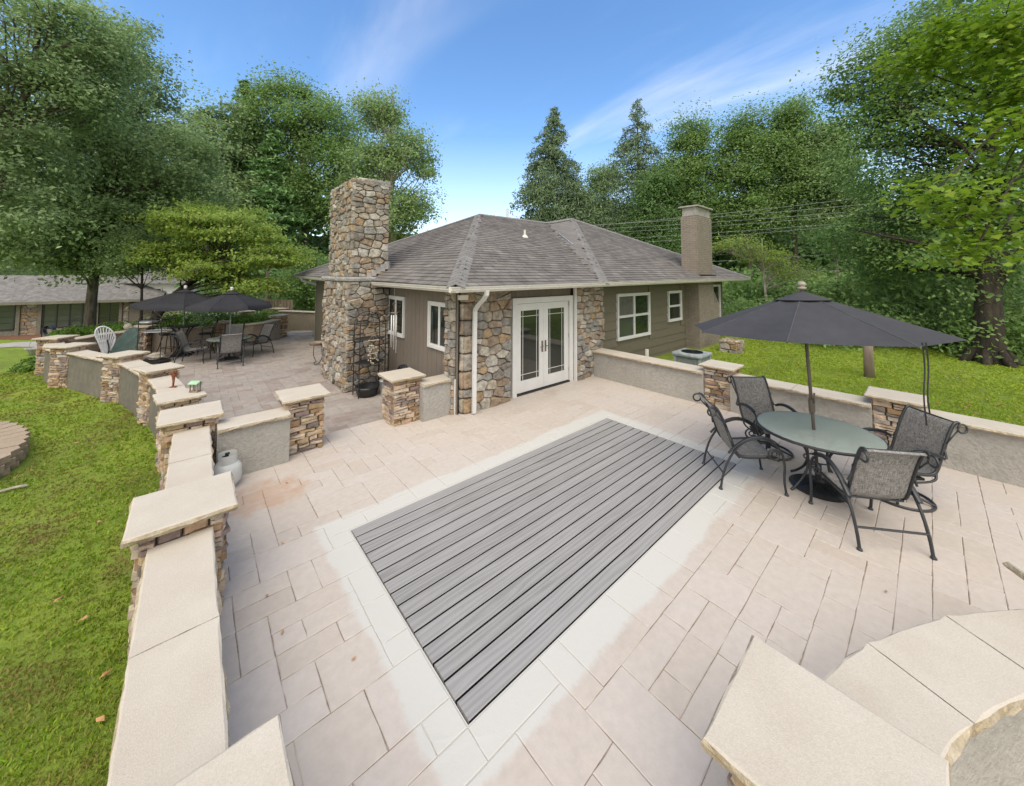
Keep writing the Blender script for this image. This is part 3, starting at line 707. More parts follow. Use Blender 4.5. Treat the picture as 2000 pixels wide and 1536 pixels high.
wall([(-2.8, 16.75), (-2.2, 17.7), (-1.6, 18.1)], .30, -.5, ZW, 'back wall run behind the butterfly seat', G2, mat_out='stucco_tan', seed=10)
wall([(-1.0, 18.15), (-.2, 17.65), (.6, 17.45)], .30, -.5, ZW, 'back wall run behind the high bar table', G2, mat_out='stucco_tan', seed=11)
wall([(1.15, 17.35), (1.75, 17.5), (2.35, 17.95), (2.78, 18.55)], .30, -.4, ZW, 'curved tan stucco wall with a thick cap at the back of the lower patio', G2, mat_out='stucco_tan', seed=12)
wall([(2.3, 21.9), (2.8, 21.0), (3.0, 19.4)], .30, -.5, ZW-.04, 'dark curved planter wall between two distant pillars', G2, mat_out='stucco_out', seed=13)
wall([(3.5, 22.3), (4.9, 20.3)], .30, -.3, ZW+.04, 'tall tan stucco wall closing the lower patio beside the house', G2, mat_out='stucco_tan', seed=14)
wall([(8.30, 5.95), (8.30, 3.17)], .34, -.08, ZW, 'right-hand stucco wall run below the house windows', G2, capw=.50, seed=15, piece=1.4)
wall([(8.30, 2.67), (8.30, .68)], .34, -.08, ZW, 'right-hand stucco wall run behind the patio dining table', G2, capw=.50, seed=16, piece=1.0)
wall([(8.30, .18), (8.30, -3.2)], .34, -.08, ZW, 'right-hand stucco wall run at the right edge, below the lawn', G2, capw=.50, seed=17, piece=1.1)
arcp = [(2.22, .28), (2.42, .24), (2.70, .17), (3.00, .04), (3.32, -.12), (3.62, -.32), (3.86, -.50)]
wall(arcp, .27, -.05, ZW, 'curved stucco wall with broad pale cap at the bottom right', G2, capw=.38, seed=18, piece=.62)
mb = MB(); mb.box(1.9, 4.6, -2.6, -.3, -.05, -.008); pl = mb.obj('planter_bed', M['concrete']); pl['kind'] = 'structure'

# ------------------------------------------------------------------ the house
house = empty('stone_house', (3.9, 6.1, -.15), 'single-storey taupe house with fieldstone corners, hipped grey shingle roof and white french doors', 'house')
UP = V3(0, 0, 1); XA = V3(1, 0, 0); YA = V3(0, 1, 0)
# solid walls behind the cladding
mb = MB(); mb.box(3.93, 18.0, 6.16, 17.0, -.6, 2.38); mb.obj('wall', M['siding_g'], house)
# vertical boards, left wall (faces -X) : y 6.0 .. 9.2
for k in range(18):
    y = 5.98+k*.197; mb = MB(); mb.box(3.895, 3.93, y+.004, y+.193, -.2, 2.40)
    mb.obj('siding_board', M['siding'], house)
mb = MB(); mb.box(3.91, 3.935, 5.98, 9.55, -.2, 2.40); mb.obj('siding_backing', M['black'], house)
mb = MB(); mb.box(4.12, 4.2, 11.0, 17.3, -.3, 2.45); mb.obj('far_wall', M['siding'], house)
# boards round the french doors (face -Y)
for k in range(12):
    x = 5.10+k*.197; mb = MB(); z0 = 2.165 if 5.1 < x+.1 < 7.30 and k < 11 else -.2
    if k == 0: z0 = -.02
    mb.box(x+.003, min(x+.194, 7.40), 6.08, 6.13, z0, 2.40); mb.obj('siding_board', M['siding'], house)
# horizontal boards, right wing wall
YW = 6.10
W1 = (9.50, 11.41, .735, 2.115); W2 = (12.70, 13.75, 1.03, 2.115)
zz = -.2; k = 0
while zz < 2.38:
    z1 = min(zz+.255, 2.40); segs = [(8.60, 14.16)]
    for (a, b, c, d) in (W1, W2):
        if zz < d-.02 and z1 > c+.02:
            segs = [s for sg in segs for s in (((sg[0], a), (b, sg[1])) if sg[0] < a and sg[1] > b else (sg,))]
    for (a, b) in segs:
        mb = MB(); V = [(a, YW-.030, zz+.006), (b, YW-.030, zz+.006), (b, YW, zz+.006), (a, YW, zz+.006), (a, YW-.006, z1), (b, YW-.006, z1), (b, YW, z1), (a, YW, z1)]
        mb.add(V, [(0, 1, 5, 4), (0, 3, 2, 1), (4, 5, 6, 7), (1, 2, 6, 5), (0, 4, 7, 3)]); mb.obj('siding_board', M['siding_g'], house)
    zz += .255
mb = MB(); mb.box(8.6, 18.0, YW+.004, YW+.05, -.25, 2.40); mb.obj('siding_backing', M['siding_g'], house)

def window(x0, x1, z0, z1, plane, axis, cols=1, rows=1, fr=.055, sash=.035, rail=None, pane='glass', parent=house, name='window', depth=.06, flip=1, panes=None):
    """axis 'y': window in a plane y=const looking to -Y ; axis 'x': plane x=const looking to -X (x0,x1 are y values)"""
    def bx(mb, a, b, c, d, e, f):            # a,b along; c,d outwards(+ = out); e,f height
        if axis == 'y': mb.box(a, b, plane-d, plane-c, e, f)
        else: mb.box(plane-d, plane-c, a, b, e, f)
    mb = MB()
    bx(mb, x0, x1, 0, depth, z0, z0+fr); bx(mb, x0, x1, 0, depth, z1-fr, z1); bx(mb, x0, x0+fr, 0, depth-.002, z0+fr, z1-fr); bx(mb, x1-fr, x1, 0, depth-.002, z0+fr, z1-fr)
    wobj = mb.obj(name, M['white'], parent)
    ww = (x1-x0-2*fr)/cols
    for c in range(cols):
        a, b = x0+fr+c*ww, x0+fr+(c+1)*ww; rr = rows if not rail else 2
        hh = (z1-z0-2*fr)/rr
        for r in range(rr):
            e, f = z0+fr+r*hh, z0+fr+(r+1)*hh; o = .008 if r else .0
            mb = MB(); s = sash
            bx(mb, a, b, o+.004, depth-.018+o, e, e+s); bx(mb, a, b, o+.004, depth-.018+o, f-s, f); bx(mb, a, a+s, o+.006, depth-.02+o, e+s, f-s); bx(mb, b-s, b, o+.006, depth-.02+o, e+s, f-s)
            mb.obj('sash', M['white'], wobj)
            mb = MB(); bx(mb, a+s-.002, b-s+.002, .012, .018, e+s-.002, f-s+.002); mb.obj('pane', M[(panes or [pane]*9)[c]], wobj)
    return wobj
window(*W1[:2], *W1[2:], YW-.004, 'y', cols=2, rail=True, panes=['glass_pale', 'glass'], depth=.07)
window(*W2[:2], *W2[2:], YW-.004, 'y', cols=1, rail=True, depth=.07)
window(15.62, 17.55, .35, 2.28, YW-.004, 'y', cols=1, rail=True, depth=.07)
window(8.29, 9.27, 1.14, 2.12, 3.893, 'x', cols=2, depth=.05)
window(6.18, 7.09, 1.13, 2.10, 3.893, 'x', cols=2, depth=.05)
for y0 in (11.9, 13.7, 15.5): window(y0, y0+1.72, .55, 2.25, 4.118, 'x', cols=2, depth=.09, pane='glass_pale', fr=.08)
mb = MB(); mb.box(4.0, 4.13, 17.2, 17.33, -.15, 2.4); mb.obj('corner_post', M['white'], house)
# blinds seen in the first wing window
pw = MB()
for k in range(24): pw.box(9.60, 10.42, YW-.0265, YW-.0235, 1.44+k*.024, 1.452+k*.024)

pw.obj('blind', M['blind'], house, kind='stuff')
# french doors
dl, dr = 5.322, 7.380; dz = 2.15; cas = .125
mb = MB(); y0, y1 = 5.985, 6.10
mb.box(dl, dl+cas, y0, y1, .0, dz-cas); mb.box(dr-cas, dr, y0, y1, .0, dz-cas); mb.box(dl, dr, y0, y1+.002, dz-cas, dz)
door = mb.obj('french_door', M['white'], house)
mb = MB(); mb.box(dl+cas, dr-cas, 5.99, 6.10, .002, .03); mb.obj('sill', M['iron'], door)
mb = MB(); mb.box(dl+cas, dr-cas, 6.085, 6.10, .03, dz-cas); mb.obj('door_stop', M['black'], door)
xa, xb = dl+cas+.012, dr-cas-.012; xm = (xa+xb)/2
for i, (a, b) in enumerate(((xa, xm-.003), (xm+.003, xb))):
    ya, yb = 6.035, 6.08; st = .150; zt, zb = .155, .255; z0, z1 = .045, dz-cas-.012
    mb = MB(); mb.box(a, a+st, ya, yb, z0, z1); mb.box(b-st, b, ya, yb, z0, z1); mb.box(a+st, b-st, ya+.001, yb, z0, z0+zb); mb.box(a+st, b-st, ya+.001, yb, z1-zt, z1)
    mb.obj('door_leaf', M['white'], door)
    ga, gb, gc, gd = a+st, b-st, z0+zb, z1-zt
    mb = MB(); mb.box(ga, gb, ya+.018, ya+.024, gc, gd); mb.obj('pane', M['glass'], door)
    mb = MB()
    for q in (ga+.075, gb-.075): mb.box(q-.006, q+.006, ya+.012, ya+.017, gc, gd)
    for q in (gc+.13, gd-.13): mb.box(ga, gb, ya+.0125, ya+.0165, q-.006, q+.006)
    mb.obj('muntin', M['white'], door)
    hx = b-.052 if i == 0 else a+.052; sgn = -1 if i == 0 else 1
    mb = MB(); mb.box(hx-.022, hx+.022, ya-.012, ya, .86, 1.12); mb.tube([(hx, ya-.012, 1.0), (hx, ya-.05, 1.0), (hx+sgn*.11, ya-.052, .99)], [.010, .010, .007], 6)
    mb.obj('handle', M['bronze'], door)
for q in (.25, 1.1, 1.9):
    mb = MB(); mb.box(xb+.0, xb+.012, 6.01, 6.035, q, q+.1); mb.obj('hinge', M['steel'], door)

# stone piers with individual fieldstones
def stone_face(parent, org, u, n, w, h, size, rng, depth=(.05, .09), limit=300, matn='field', back=True, top=.82, joint=.0075, asp=1.35, count=[0]):
    big = MB(); polys = field_polys(w, h, size, rng, asp)
    polys.sort(key=lambda p: -abs(sum(p[i][0]*p[(i+1) % len(p)][1]-p[(i+1) % len(p)][0]*p[i][1] for i in range(len(p)))))
    for k, poly in enumerate(polys):
        d = rng.uniform(*depth)
        if k < limit: mb = MB(); stone(mb, poly, org, u, UP, n, d, rng, joint=joint, top=top); mb.obj('stone', M[matn], parent, smooth=False)
        else: stone(big, poly, org, u, UP, n, d, rng, joint=joint, top=top)
    if big.n: big.obj('small_stones', M[matn], parent, kind='stuff')
rs = random.Random(77)
def pier(x0, x1, y0, y1, z0, z1, label, faces, size, quoin=True):
    mb = MB(); mb.box(x0+.03, x1-.0, y0+.03, y1, z0, z1); p = mb.obj('stone_pier', M['mortar'], house, label=label)
    for f in faces:
        if f == 'front': stone_face(p, V3(x0, y0+.03, z0), XA, -YA, x1-x0, z1-z0, size, rs, depth=(.03, .085))
        if f == 'left': stone_face(p, V3(x0+.03, y1, z0), -YA, -XA, y1-y0, z1-z0, size, rs, depth=(.03, .07))
    return p
pier(4.22, 5.20, 5.90, 6.14, -.02, 2.39, 'fieldstone wall left of the french doors', ('front',), .27)
pier(7.46, 8.62, 5.93, 6.14, -.02, 2.39, 'fieldstone pier right of the french doors', ('front',), .25)
pier(3.83, 4.05, 6.02, 6.36, -.02, 2.39, 'narrow fieldstone return beside the left window', ('left',), .20)
# big quoins up the corner
mb = MB(); mb.box(4.02, 4.22, 5.95, 6.14, -.02, 2.39); q = mb.obj('corner_quoins', M['mortar'], house); z = 0
while z < 2.36:
    h = min(rs.choice((.16, .22, .30, .40, .34)), 2.39-z)
    for (o, u, n, w_) in ((V3(3.985, 5.93, z), XA, -YA, .255), (V3(4.01, 6.12, z), -YA, -XA, .215)):
        mb = MB(); e = .012; poly = [(e, e), (w_/2, 0), (w_-e, e*rs.random()*2), (w_-e/2, h/2), (w_-e, h-e), (w_/2, h), (e, h-e), (0, h/2)]
        stone(mb, poly, o, u, UP, n, .05+rs.uniform(0, .02), rs, joint=.008, top=.80); mb.obj('stone', M['field'], q)
    z += h

# the big fieldstone chimney
mb = MB(); mb.box(2.86, 3.89, 9.22, 11.25, -.16, 2.50); mb.box(2.95, 3.83, 9.30, 11.2, 2.50, 5.00); ch = mb.obj('chimney', M['mortar'], house, label='tall fieldstone chimney')
stone_face(ch, V3(2.86, 11.27, -.15), -YA, -XA, 2.10, 2.64, .19, rs, depth=(.03, .085), limit=110, asp=.95)
stone_face(ch, V3(2.81, 9.22, -.15), XA, -YA, 1.06, 2.64, .25, rs, depth=(.03, .085), limit=70)
stone_face(ch, V3(2.95, 11.22, 2.60), -YA, -XA, 1.98, 2.42, .20, rs, depth=(.03, .08), limit=100, asp=1.0)
stone_face(ch, V3(2.90, 9.30, 2.60), XA, -YA, .95, 2.42, .25, rs, depth=(.03, .08), limit=70)
mb = MB(); r2 = random.Random(5); slab(mb, [(2.76, 9.13), (3.9, 9.13), (3.9, 11.32), (2.76, 11.32)], 2.49, 2.60, r2, rough=.02); mb.obj('shoulder', [M['lead'], M['lead']], ch)
mb = MB(); slab(mb, [(2.92, 9.28), (3.85, 9.28), (3.85, 11.2), (2.92, 11.2)], 4.96, 5.04, r2, rough=.03); mb.obj('crown', [M['mortar'], M['field']], ch)
for poly in field_polys(.98, 2.0, .26, rs): mb = MB(); stone(mb, poly, V3(2.90, 9.25, 5.0), XA, YA, UP, rs.uniform(.05, .13), rs, joint=.006, top=.85); mb.obj('stone', M['field'], ch)
mb = MB(); mb.box(3.12, 3.7, 9.45, 10.6, 5.12, 5.15); mb.obj('cover', M['white'], ch)
mb = MB()
for k in range(5): mb.box(3.28+k*.115, 3.40+k*.115, 9.20, 9.232, 2.56+k*.06, 2.70+k*.075)
mb.box(3.84, 3.875, 9.2, 11.2, 2.6, 2.98); mb.obj('step_flashing', M['lead'], ch)

# roof
E0, E1, A, Vp, Bp = V3(3.40, 5.30, 2.475), V3(7.7, 5.30, 2.475), V3(7.20, 9.79, 4.67), V3(10.45, 9.79, 4.70), V3(12.71, 10.38, 5.165)
E2, E3, E4 = V3(18.95, 5.30, 2.57), V3(3.40, 18.4, 2.60), V3(18.95, 16.0, 2.55)
mb = MB()
for P in ((E0, E1, Vp, A), (E1, E2, Bp), (E1, Bp, Vp), (E0, A, E3), (E3, A, Vp), (E3, Vp, Bp), (E3, Bp, E4), (E2, E4, Bp)):
    V = [p-UP*.012 for p in P]; mb.add(V, [tuple(range(len(V)))])
roof = mb.obj('roof', M['shingle'], house)
def shingles(poly, e0, e1, seed, exp=.138, tabw=.30):
    """courses of tabs on a plane; poly 3-D corners, e0->e1 the eave"""
    rg = np.random.RandomState(seed); u = (e1-e0)/np.linalg.norm(e1-e0); nrm = None
    for p in poly:
        d = p-e0; d = d-u*(d@u)
        if np.linalg.norm(d) > .5: v = d/np.linalg.norm(d); break
    nrm = np.cross(u, v); nrm = nrm if nrm[2] > 0 else -nrm
    P2 = [((p-e0)@u, (p-e0)@v) for p in poly]; vmax = max(p[1] for p in P2); U0 = min(p[0] for p in P2); U1 = max(p[0] for p in P2)
    V = []; k = 0; row = 0; vv = -.02
    while vv < vmax:
        x = U0+(row % 2)*tabw*.5-tabw+rg.uniform(-.05, .05)
        while x < U1:
            wd = tabw*rg.uniform(.8, 1.15); c = (x+wd/2, vv+exp/2)
            if inpoly(c[0], max(c[1], .01), P2):
                t = .017+rg.uniform(0, .005); g = .005
                b = vv+rg.uniform(-.006, .004)
                q = [(x+g, b, t), (x+wd-g, b, t), (x+wd-g, vv+exp*1.15, .003), (x+g, vv+exp*1.15, .003), (x+g, b, -.004), (x+wd-g, b, -.004)]
                V += [e0+u*a+v*b_+nrm*c_ for a, b_, c_ in q]
            x += wd
        vv += exp; row += 1
    V = np.array(V); n = len(V)//6; base = np.arange(n)[:, None]*6
    F = np.concatenate([base+np.array([0, 1, 2, 3]), base+np.array([4, 5, 1, 0])], 0)
    if nrm@np.cross(u, v) < 0: F = F[:, ::-1]
    o = link('shingles', mesh_np('shingles', V-ORG[house.name], F.ravel(), np.arange(len(F))*4, M['shingle']), roof); o['kind'] = 'stuff'
shingles([E0, E1, Vp, A], E0, E1, 1); shingles([E1, E2, Bp], E1, E2, 2); shingles([E0, A, E3], E0, E3, 3)
uu = (Bp-E1)/np.linalg.norm(Bp-E1)
shingles([E1, Bp, Vp], E1, E1+V3(.02, 1, .0)*5, 4)
def hip(a, b, seed, wd=.165, sp=.15):
    rg = random.Random(seed); d = b-a; Ln = np.linalg.norm(d); d = d/Ln; s = np.cross(d, UP); s = s/np.linalg.norm(s); up = np.cross(s, d); k = 0; x = 0; mb = MB()
    while x < Ln:
        j = rg.uniform(-.004, .004); p0 = a+d*(x-.01); p1 = a+d*min(x+sp*1.2, Ln)
        mb.add([p0-s*(wd+j)-up*.026, p0+up*.046, p0+s*(wd-j)-up*.026, p1-s*wd-up*.034, p1+up*.038, p1+s*wd-up*.034, p0-s*(wd+j)-up*.046, p0+up*.034, p0+s*(wd-j)-up*.046],
               [(0, 1, 4, 3), (1, 2, 5, 4), (6, 7, 1, 0), (7, 8, 2, 1)]); x += sp
    o = mb.obj('hip_cap', M['hipcap'], roof, kind='stuff')
hip(E0, A, 1); hip(E1, Bp, 2, wd=.17); hip(Bp, E2, 3, wd=.12); hip(A, Vp, 4, wd=.12); hip(Vp, Bp, 5, wd=.12); hip(E3, A, 6, wd=.12)
# soffit, fascia, gutters
mb = MB()
mb.add([(3.42, 5.32, 2.44), (18.9, 5.32, 2.50), (18.9, 6.2, 2.42), (3.42, 6.2, 2.41)], [(0, 1, 2, 3)])
mb.add([(3.42, 5.32, 2.44), (3.42, 18.3, 2.50), (4.2, 18.3, 2.45), (4.0, 6.0, 2.41)], [(0, 1, 2, 3)]); mb.obj('soffit', M['soffit'], roof)
def gutter(a, b, out, name='gutter'):
    a, b, out = V3(*a), V3(*b), V3(*out); mb = MB(); pf = [(0, .0), (.0, -.095), (.055, -.105), (.095, -.06), (.095, -.045), (.11, -.02), (.115, .0), (.105, .0), (.10, -.03), (.01, -.08), (.01, .0)]
    V = [a+out*x+UP*z for x, z in pf]+[b+out*x+UP*z for x, z in pf]; n = len(pf)
    mb.add(V, [(i, (i+1) % n, n+(i+1) % n, n+i) for i in range(n)]+[tuple(range(n)), tuple(range(n, 2*n))[::-1]]); return mb.obj(name, M['gutter'], roof)
gutter((3.30, 5.36, 2.465), (18.95, 5.36, 2.56), (0, -1, 0)); gutter((3.46, 5.28, 2.466), (3.46, 9.12, 2.48), (-1, 0, 0)); gutter((3.46, 11.33, 2.49), (3.46, 18.45, 2.585), (-1, 0, 0))
def dspout(pts, name='downspout'):
    mb = MB(); mb.tube(smooth_path(pts, 1), .052, 4, flat=(1, .75)); return mb.obj(name, M['white'], house)
o1 = onY(951, 572, 5.30)
dspout([(o1[0], 5.30, 2.40), (o1[0], 5.31, 2.28), (4.17, 5.78, 2.02), (4.17, 5.80, 1.9), (4.17, 5.80, .6), (4.17, 5.80, .02)])
dspout([(3.40, 17.2, 2.48), (3.42, 17.1, 2.36), (4.02, 16.95, 2.2), (4.03, 16.95, 2.0), (4.03, 16.95, -.14)])
mb = MB(); mb.box(7.395, 7.455, 5.92, 5.985, 0, 2.39); mb.obj('corner_trim', M['white'], house)
mb = MB(); mb.box(3.862, 3.892, 6.02, 6.05, 0, .66); mb.obj('conduit', M['white'], house)
fl = onX(888, 570, 3.95); fl = at(896, 588, 2.22)
mb = MB(); pos = V3(3.98, 6.05, 2.20); mb.obox(V3(3.93, 5.86, 2.235), (.085, -.02, 0), (.01, .05, .0), (0, 0, .045)); mb.obj('flood_light', M['gutter'], house)
# small roof things
def on_roof(px, py, a, b, c):
    n = np.cross(b-a, c-a); d = ray(px, py); return CAM+d*((a-CAM)@n/(d@n))
p = on_roof(1025, 465, E0, E1, A); mb = MB(); mb.tube([p, p+UP*.24], .035, 8); mb.lathe([(.11, -.03), (.10, .03), (.05, .09)], 10, p); mb.obj('vent_pipe', M['gutter'], roof)
p = on_roof(991, 436, E0, E1, A); p[2] = 4.7; mb = MB(); mb.tube([p-UP*.1, p+UP*.2], .045, 8); mb.obj('vent_pipe', M['gutter'], roof)
a = on_roof(1091, 459, E0, E1, A)+UP*.06; b = on_roof(1119, 481, E0, E1, A)+UP*.05; mb = MB(); mb.tube([a, b], .02, 6); mb.obox(a+V3(.15, .05, .0), (.12, 0, 0), (0, .07, 0), (0, 0, .03)); mb.obj('fallen_antenna', M['steel'], roof)

# painted brick chimney on the wing
def brickface(mb, o, u, n, w, h, ins, k0=0):
    z = 0; r = random.Random(k0); row = 0
    while z < h-.01:
        x = -(row % 2)*.11; 
        while x < w-.005:
            a, b = max(0, x)+.003, min(w, x+.215)-.003
            if b-a > .01:
                d = r.uniform(.007, .013); P = lambda p, q, t: o+u*p+UP*q+n*t
                mb.add([P(a, z+.003, 0), P(b, z+.003, 0), P(b, z+.062, 0), P(a, z+.062, 0), P(a, z+.003, d), P(b, z+.003, d), P(b, z+.062, d), P(a, z+.062, d)], [(4, 5, 6, 7), (0, 1, 5, 4), (2, 3, 7, 6), (0, 4, 7, 3), (1, 2, 6, 5)])
            x += .22
        z += .068; row += 1
mb = MB(); mb.box(14.16, 15.50, 5.60, 6.2, 1.0, 4.93)
mb.add([(14.16, 5.6, -.3), (16.10, 5.6, -.3), (16.10, 5.6, 1.55), (15.50, 5.6, 2.15), (14.16, 5.6, 2.15), (14.16, 6.2, -.3), (16.10, 6.2, -.3), (16.10, 6.2, 1.55), (15.50, 6.2, 2.15), (14.16, 6.2, 2.15)], [(4, 3, 2, 1, 0), (5, 6, 7, 8, 9), (1, 2, 7, 6), (2, 3, 8, 7), (0, 5, 9, 4)])
bc = mb.obj('brick_chimney', M['brick_gap'], house, label='taupe painted brick chimney')
mb = MB(); brickface(mb, V3(14.16, 5.6, 2.38), XA, -YA, 1.34, 2.5, 0, 1); brickface(mb, V3(14.16, 6.2, 2.38), -YA, -XA, .60, 2.5, 0, 2); brickface(mb, V3(14.16, 5.6, -.3), XA, -YA, 1.94, 1.85, 0, 3); brickface(mb, V3(14.16, 5.6, 1.56), XA, -YA, 1.40, .75, 0, 5); brickface(mb, V3(14.16, 6.2, -.3), -YA, -XA, .60, 2.68, 0, 4)
mb.obj('brickwork', M['brick'], bc, kind='stuff')
mb = MB(); mb.box(14.20, 15.46, 5.64, 6.16, 4.93, 5.26); mb.obj('flue_housing', M['concrete'], bc)
mb = MB(); mb.box(14.10, 15.56, 5.54, 6.26, 5.26, 5.31); mb.obj('flue_slab', M['concrete'], bc)
mb = MB(); mb.box(14.12, 15.6, 5.50, 5.59, 2.57, 2.70); mb.obj('flashing', M['black'], bc)

# low stone pier beside the house, on the lawn
def rubble(name, c, sx, sy, z0, h, label, cat, size=.3):
    t = empty(name, (c[0], c[1], z0), label, cat); mb = MB(); mb.box(c[0]-sx/2+.05, c[0]+sx/2-.05, c[1]-sy/2+.05, c[1]+sy/2-.05, z0, z0+h-.04); mb.obj('core', M['mortar'], t)
    stone_face(t, V3(c[0]-sx/2, c[1]-sy/2+.05, z0), XA, -YA, sx, h, size, rs, depth=(.06, .1)); stone_face(t, V3(c[0]-sx/2+.05, c[1]+sy/2, z0), -YA, -XA, sy, h, size, rs, depth=(.06, .1))
    big = MB(); 
    for poly in field_polys(sx, sy, size, rs): stone(big, poly, V3(c[0]-sx/2, c[1]-sy/2, z0+h-.05), XA, YA, UP, .06, rs)
    big.obj('top_stones', M['field'], t); return t
rubble('stone_pier', (14.75, 4.75), .75, .6, -.15, .52, 'low rough fieldstone pier on the lawn at the foot of the brick chimney', 'stone pier', .28)

# ------------------------------------------------------------------ patio furniture
def sling_chair(kind, label, group):
    t = empty('patio_chair', (0, 0, 0), label, 'chair', group)
    prof = smooth_path([(-.47, .985), (-.445, 1.0), (-.40, .97), (-.33, .82), (-.26, .62), (-.205, .455), (-.16, .405), (-.08, .395), (.10, .415), (.22, .43), (.27, .415), (.285, .38)], 2)
    G = []
    for i, (y, z) in enumerate(prof):
        sag = .018*sin(pi*i/(len(prof)-1)); G.append([(x, y+(.0 if z < .45 else -sag*(1-(x/.24)**2)), z-(sag*(1-(x/.24)**2) if z < .46 else 0)) for x in np.linspace(-.245, .245, 7)])
    mb = MB(); mb.grid(G); mb.grid([[(x, y, z-.006) for x, y, z in r] for r in G]); mb.obj('sling', M['sling'], t, smooth=True)
    for s in (-1, 1):
        mb = MB(); mb.tube([(s*.262, y, z) for y, z in prof], .016, 6, flat=(1.25, .8)); mb.obj('side_rail', M['chair_frame'], t, smooth=True)
        x = s*.305
        if kind == 'fixed':
            P = smooth_path([(x, -.40, 0), (x, -.375, .16), (x, -.30, .38), (x, -.16, .58), (x, .02, .665), (x, .18, .64), (x, .30, .53), (x, .335, .36), (x, .315, .18), (x, .34, 0)], 2)
            mb = MB(); mb.tube(P, .0145, 6); mb.obj('leg_arch', M['chair_frame'], t, smooth=True)
            P = smooth_path([(x, -.30, .45), (x, -.16, .605), (x, .02, .688), (x, .18, .663), (x, .27, .60)], 2)
            for q in ((x, -.40, 0), (x, .34, 0)):
                mb = MB(); mb.lathe([(.024, 0), (.024, .012), (.014, .03)], 8, q); mb.obj('foot', M['chair_frame'], t)
        else:
            P = smooth_path([(x, -.24, .60), (x, -.12, .655), (x, .04, .67), (x, .18, .63), (x, .27, .53), (x, .25, .44), (x, .16, .42)], 2)
            mb = MB(); mb.tube(P, .0145, 6); mb.obj('arm', M['chair_frame'], t, smooth=True)
            P = smooth_path([(x, -.24, .612), (x, -.12, .675), (x, .04, .69), (x, .18, .65)], 2)
        mb = MB(); mb.tube(P, .017, 6, flat=(.6, 1.5)); mb.obj('arm_rest', M['chair_frame'], t, smooth=True)
        mb = MB(); mb.tube(arc((x, .215, .475), .062, 0, 2*pi*.97, 15, YA, UP), .011, 6); mb.tube(arc((x*.97, .225, .48), .030, 0, 2*pi*.95, 11, YA, UP), .009, 5)
        mb.obj('scroll', M['chair_frame'], t, smooth=True)
        mb = MB(); mb.tube(arc((s*.285, -.475, .935), .05, 0, 2*pi*.97, 15, YA, UP), .011, 6); mb.tube([(s*.28, -.43, .91), (s*.275, -.30, .76)], .008, 5); mb.obj('back_scroll', M['chair_frame'], t, smooth=True)
        mb = MB(); mb.tube([(s*.262, -.29, .70), (s*.30, -.27, .60)], .012, 5); mb.tube([(s*.262, .16, .42), (s*.305, .17, .43)], .012, 5); mb.obj('bracket', M['chair_frame'], t)
    for y_, z_ in ((-.44, .99), (.24, .40), (-.16, .385)):
        mb = MB(); mb.tube([(-.262, y_, z_), (.262, y_, z_)], .011, 6); mb.obj('crossbar', M['chair_frame'], t)
    if kind == 'fixed':
        mb = MB(); mb.tube([(-.305, -.365, .20), (.305, -.365, .20)], .011, 6); mb.obj('stretcher', M['chair_frame'], t)
    else:
        mb = MB(); mb.tube([(0, 0, .05), (0, 0, .30)], .035, 10); mb.box(-.20, .20, -.12, .12, .30, .325)
        mb.obj('swivel_post', M['chair_frame'], t)
        mb = MB(); mb.tube([(.30*cos(a), .30*sin(a), .016) for a in np.linspace(0, 2*pi, 33)[:-1]], .014, 6, closed=True); mb.obj('base_ring', M['chair_frame'], t, smooth=True)
        for a in (pi/4, 3*pi/4, 5*pi/4, 7*pi/4):
            mb = MB(); mb.tube(smooth_path([(.30*cos(a), .30*sin(a), .02), (.2*cos(a), .2*sin(a), .05), (.03*cos(a), .03*sin(a), .10)], 1), .013, 6); mb.obj('base_spoke', M['chair_frame'], t)
        for s in (-1, 1):
            mb = MB(); mb.tube(smooth_path([(s*.2, -.25, .385), (s*.24, -.2, .31), (s*.2, .05, .27), (s*.24, .2, .31), (s*.2, .25, .40)], 2), .013, 6); mb.obj('rocker_spring', M['chair_frame'], t, smooth=True)
    return t
def put(o, x, y, z, ang):       # ang: compass of the local +y axis
    o.location = (x, y, z); o.rotation_euler = (0, 0, ang-pi/2)
def face_to(x, y, tx, ty): return math.atan2(ty-y, tx-x)
GR = 'sling chairs round the near dining table'
cA = sling_chair('fixed', 'dark metal sling chair standing half on the grey deck boards, left of the table', GR)
cC = dup(cA); cC['label'] = 'sling chair seen from behind, in front of the glass table, nearest the camera'
cB = sling_chair('swivel', 'tall sling swivel chair between the table and the wall, beside the right wall pillar', GR)
cD = dup(cB); cD['label'] = 'pale-backed sling swivel chair on the right side of the glass table'
put(cA, 5.62, 1.70, 0, math.atan2(-.50, .405)); put(cC, 5.56, .57, 0, math.atan2(.41, .50))
put(cB, 6.78, 1.72, 0, math.atan2(-.62, -.55)); put(cD, 6.62, .36, 0, math.atan2(.68, -.62))
cD2 = cD; cD2.rotation_euler[2] += .08
GL = 'sling chairs round the far dining table'
TL = (.95, 15.0)
for (dx, dy, lab) in ((-.02, -.86, 'far sling chair seen from behind, in front of the small far table'), (-.86, .28, 'far sling chair on the left of the far table, pale seat showing'),
                      (.80, .42, 'far sling chair on the right of the far table, facing left'), (.15, .95, 'far sling chair behind the far table, back against the curved wall')):
    q = dup(cA); q['label'] = lab; q['group'] = GL; x, y = TL[0]+dx, TL[1]+dy; put(q, x, y, -.15, face_to(x, y, *TL))
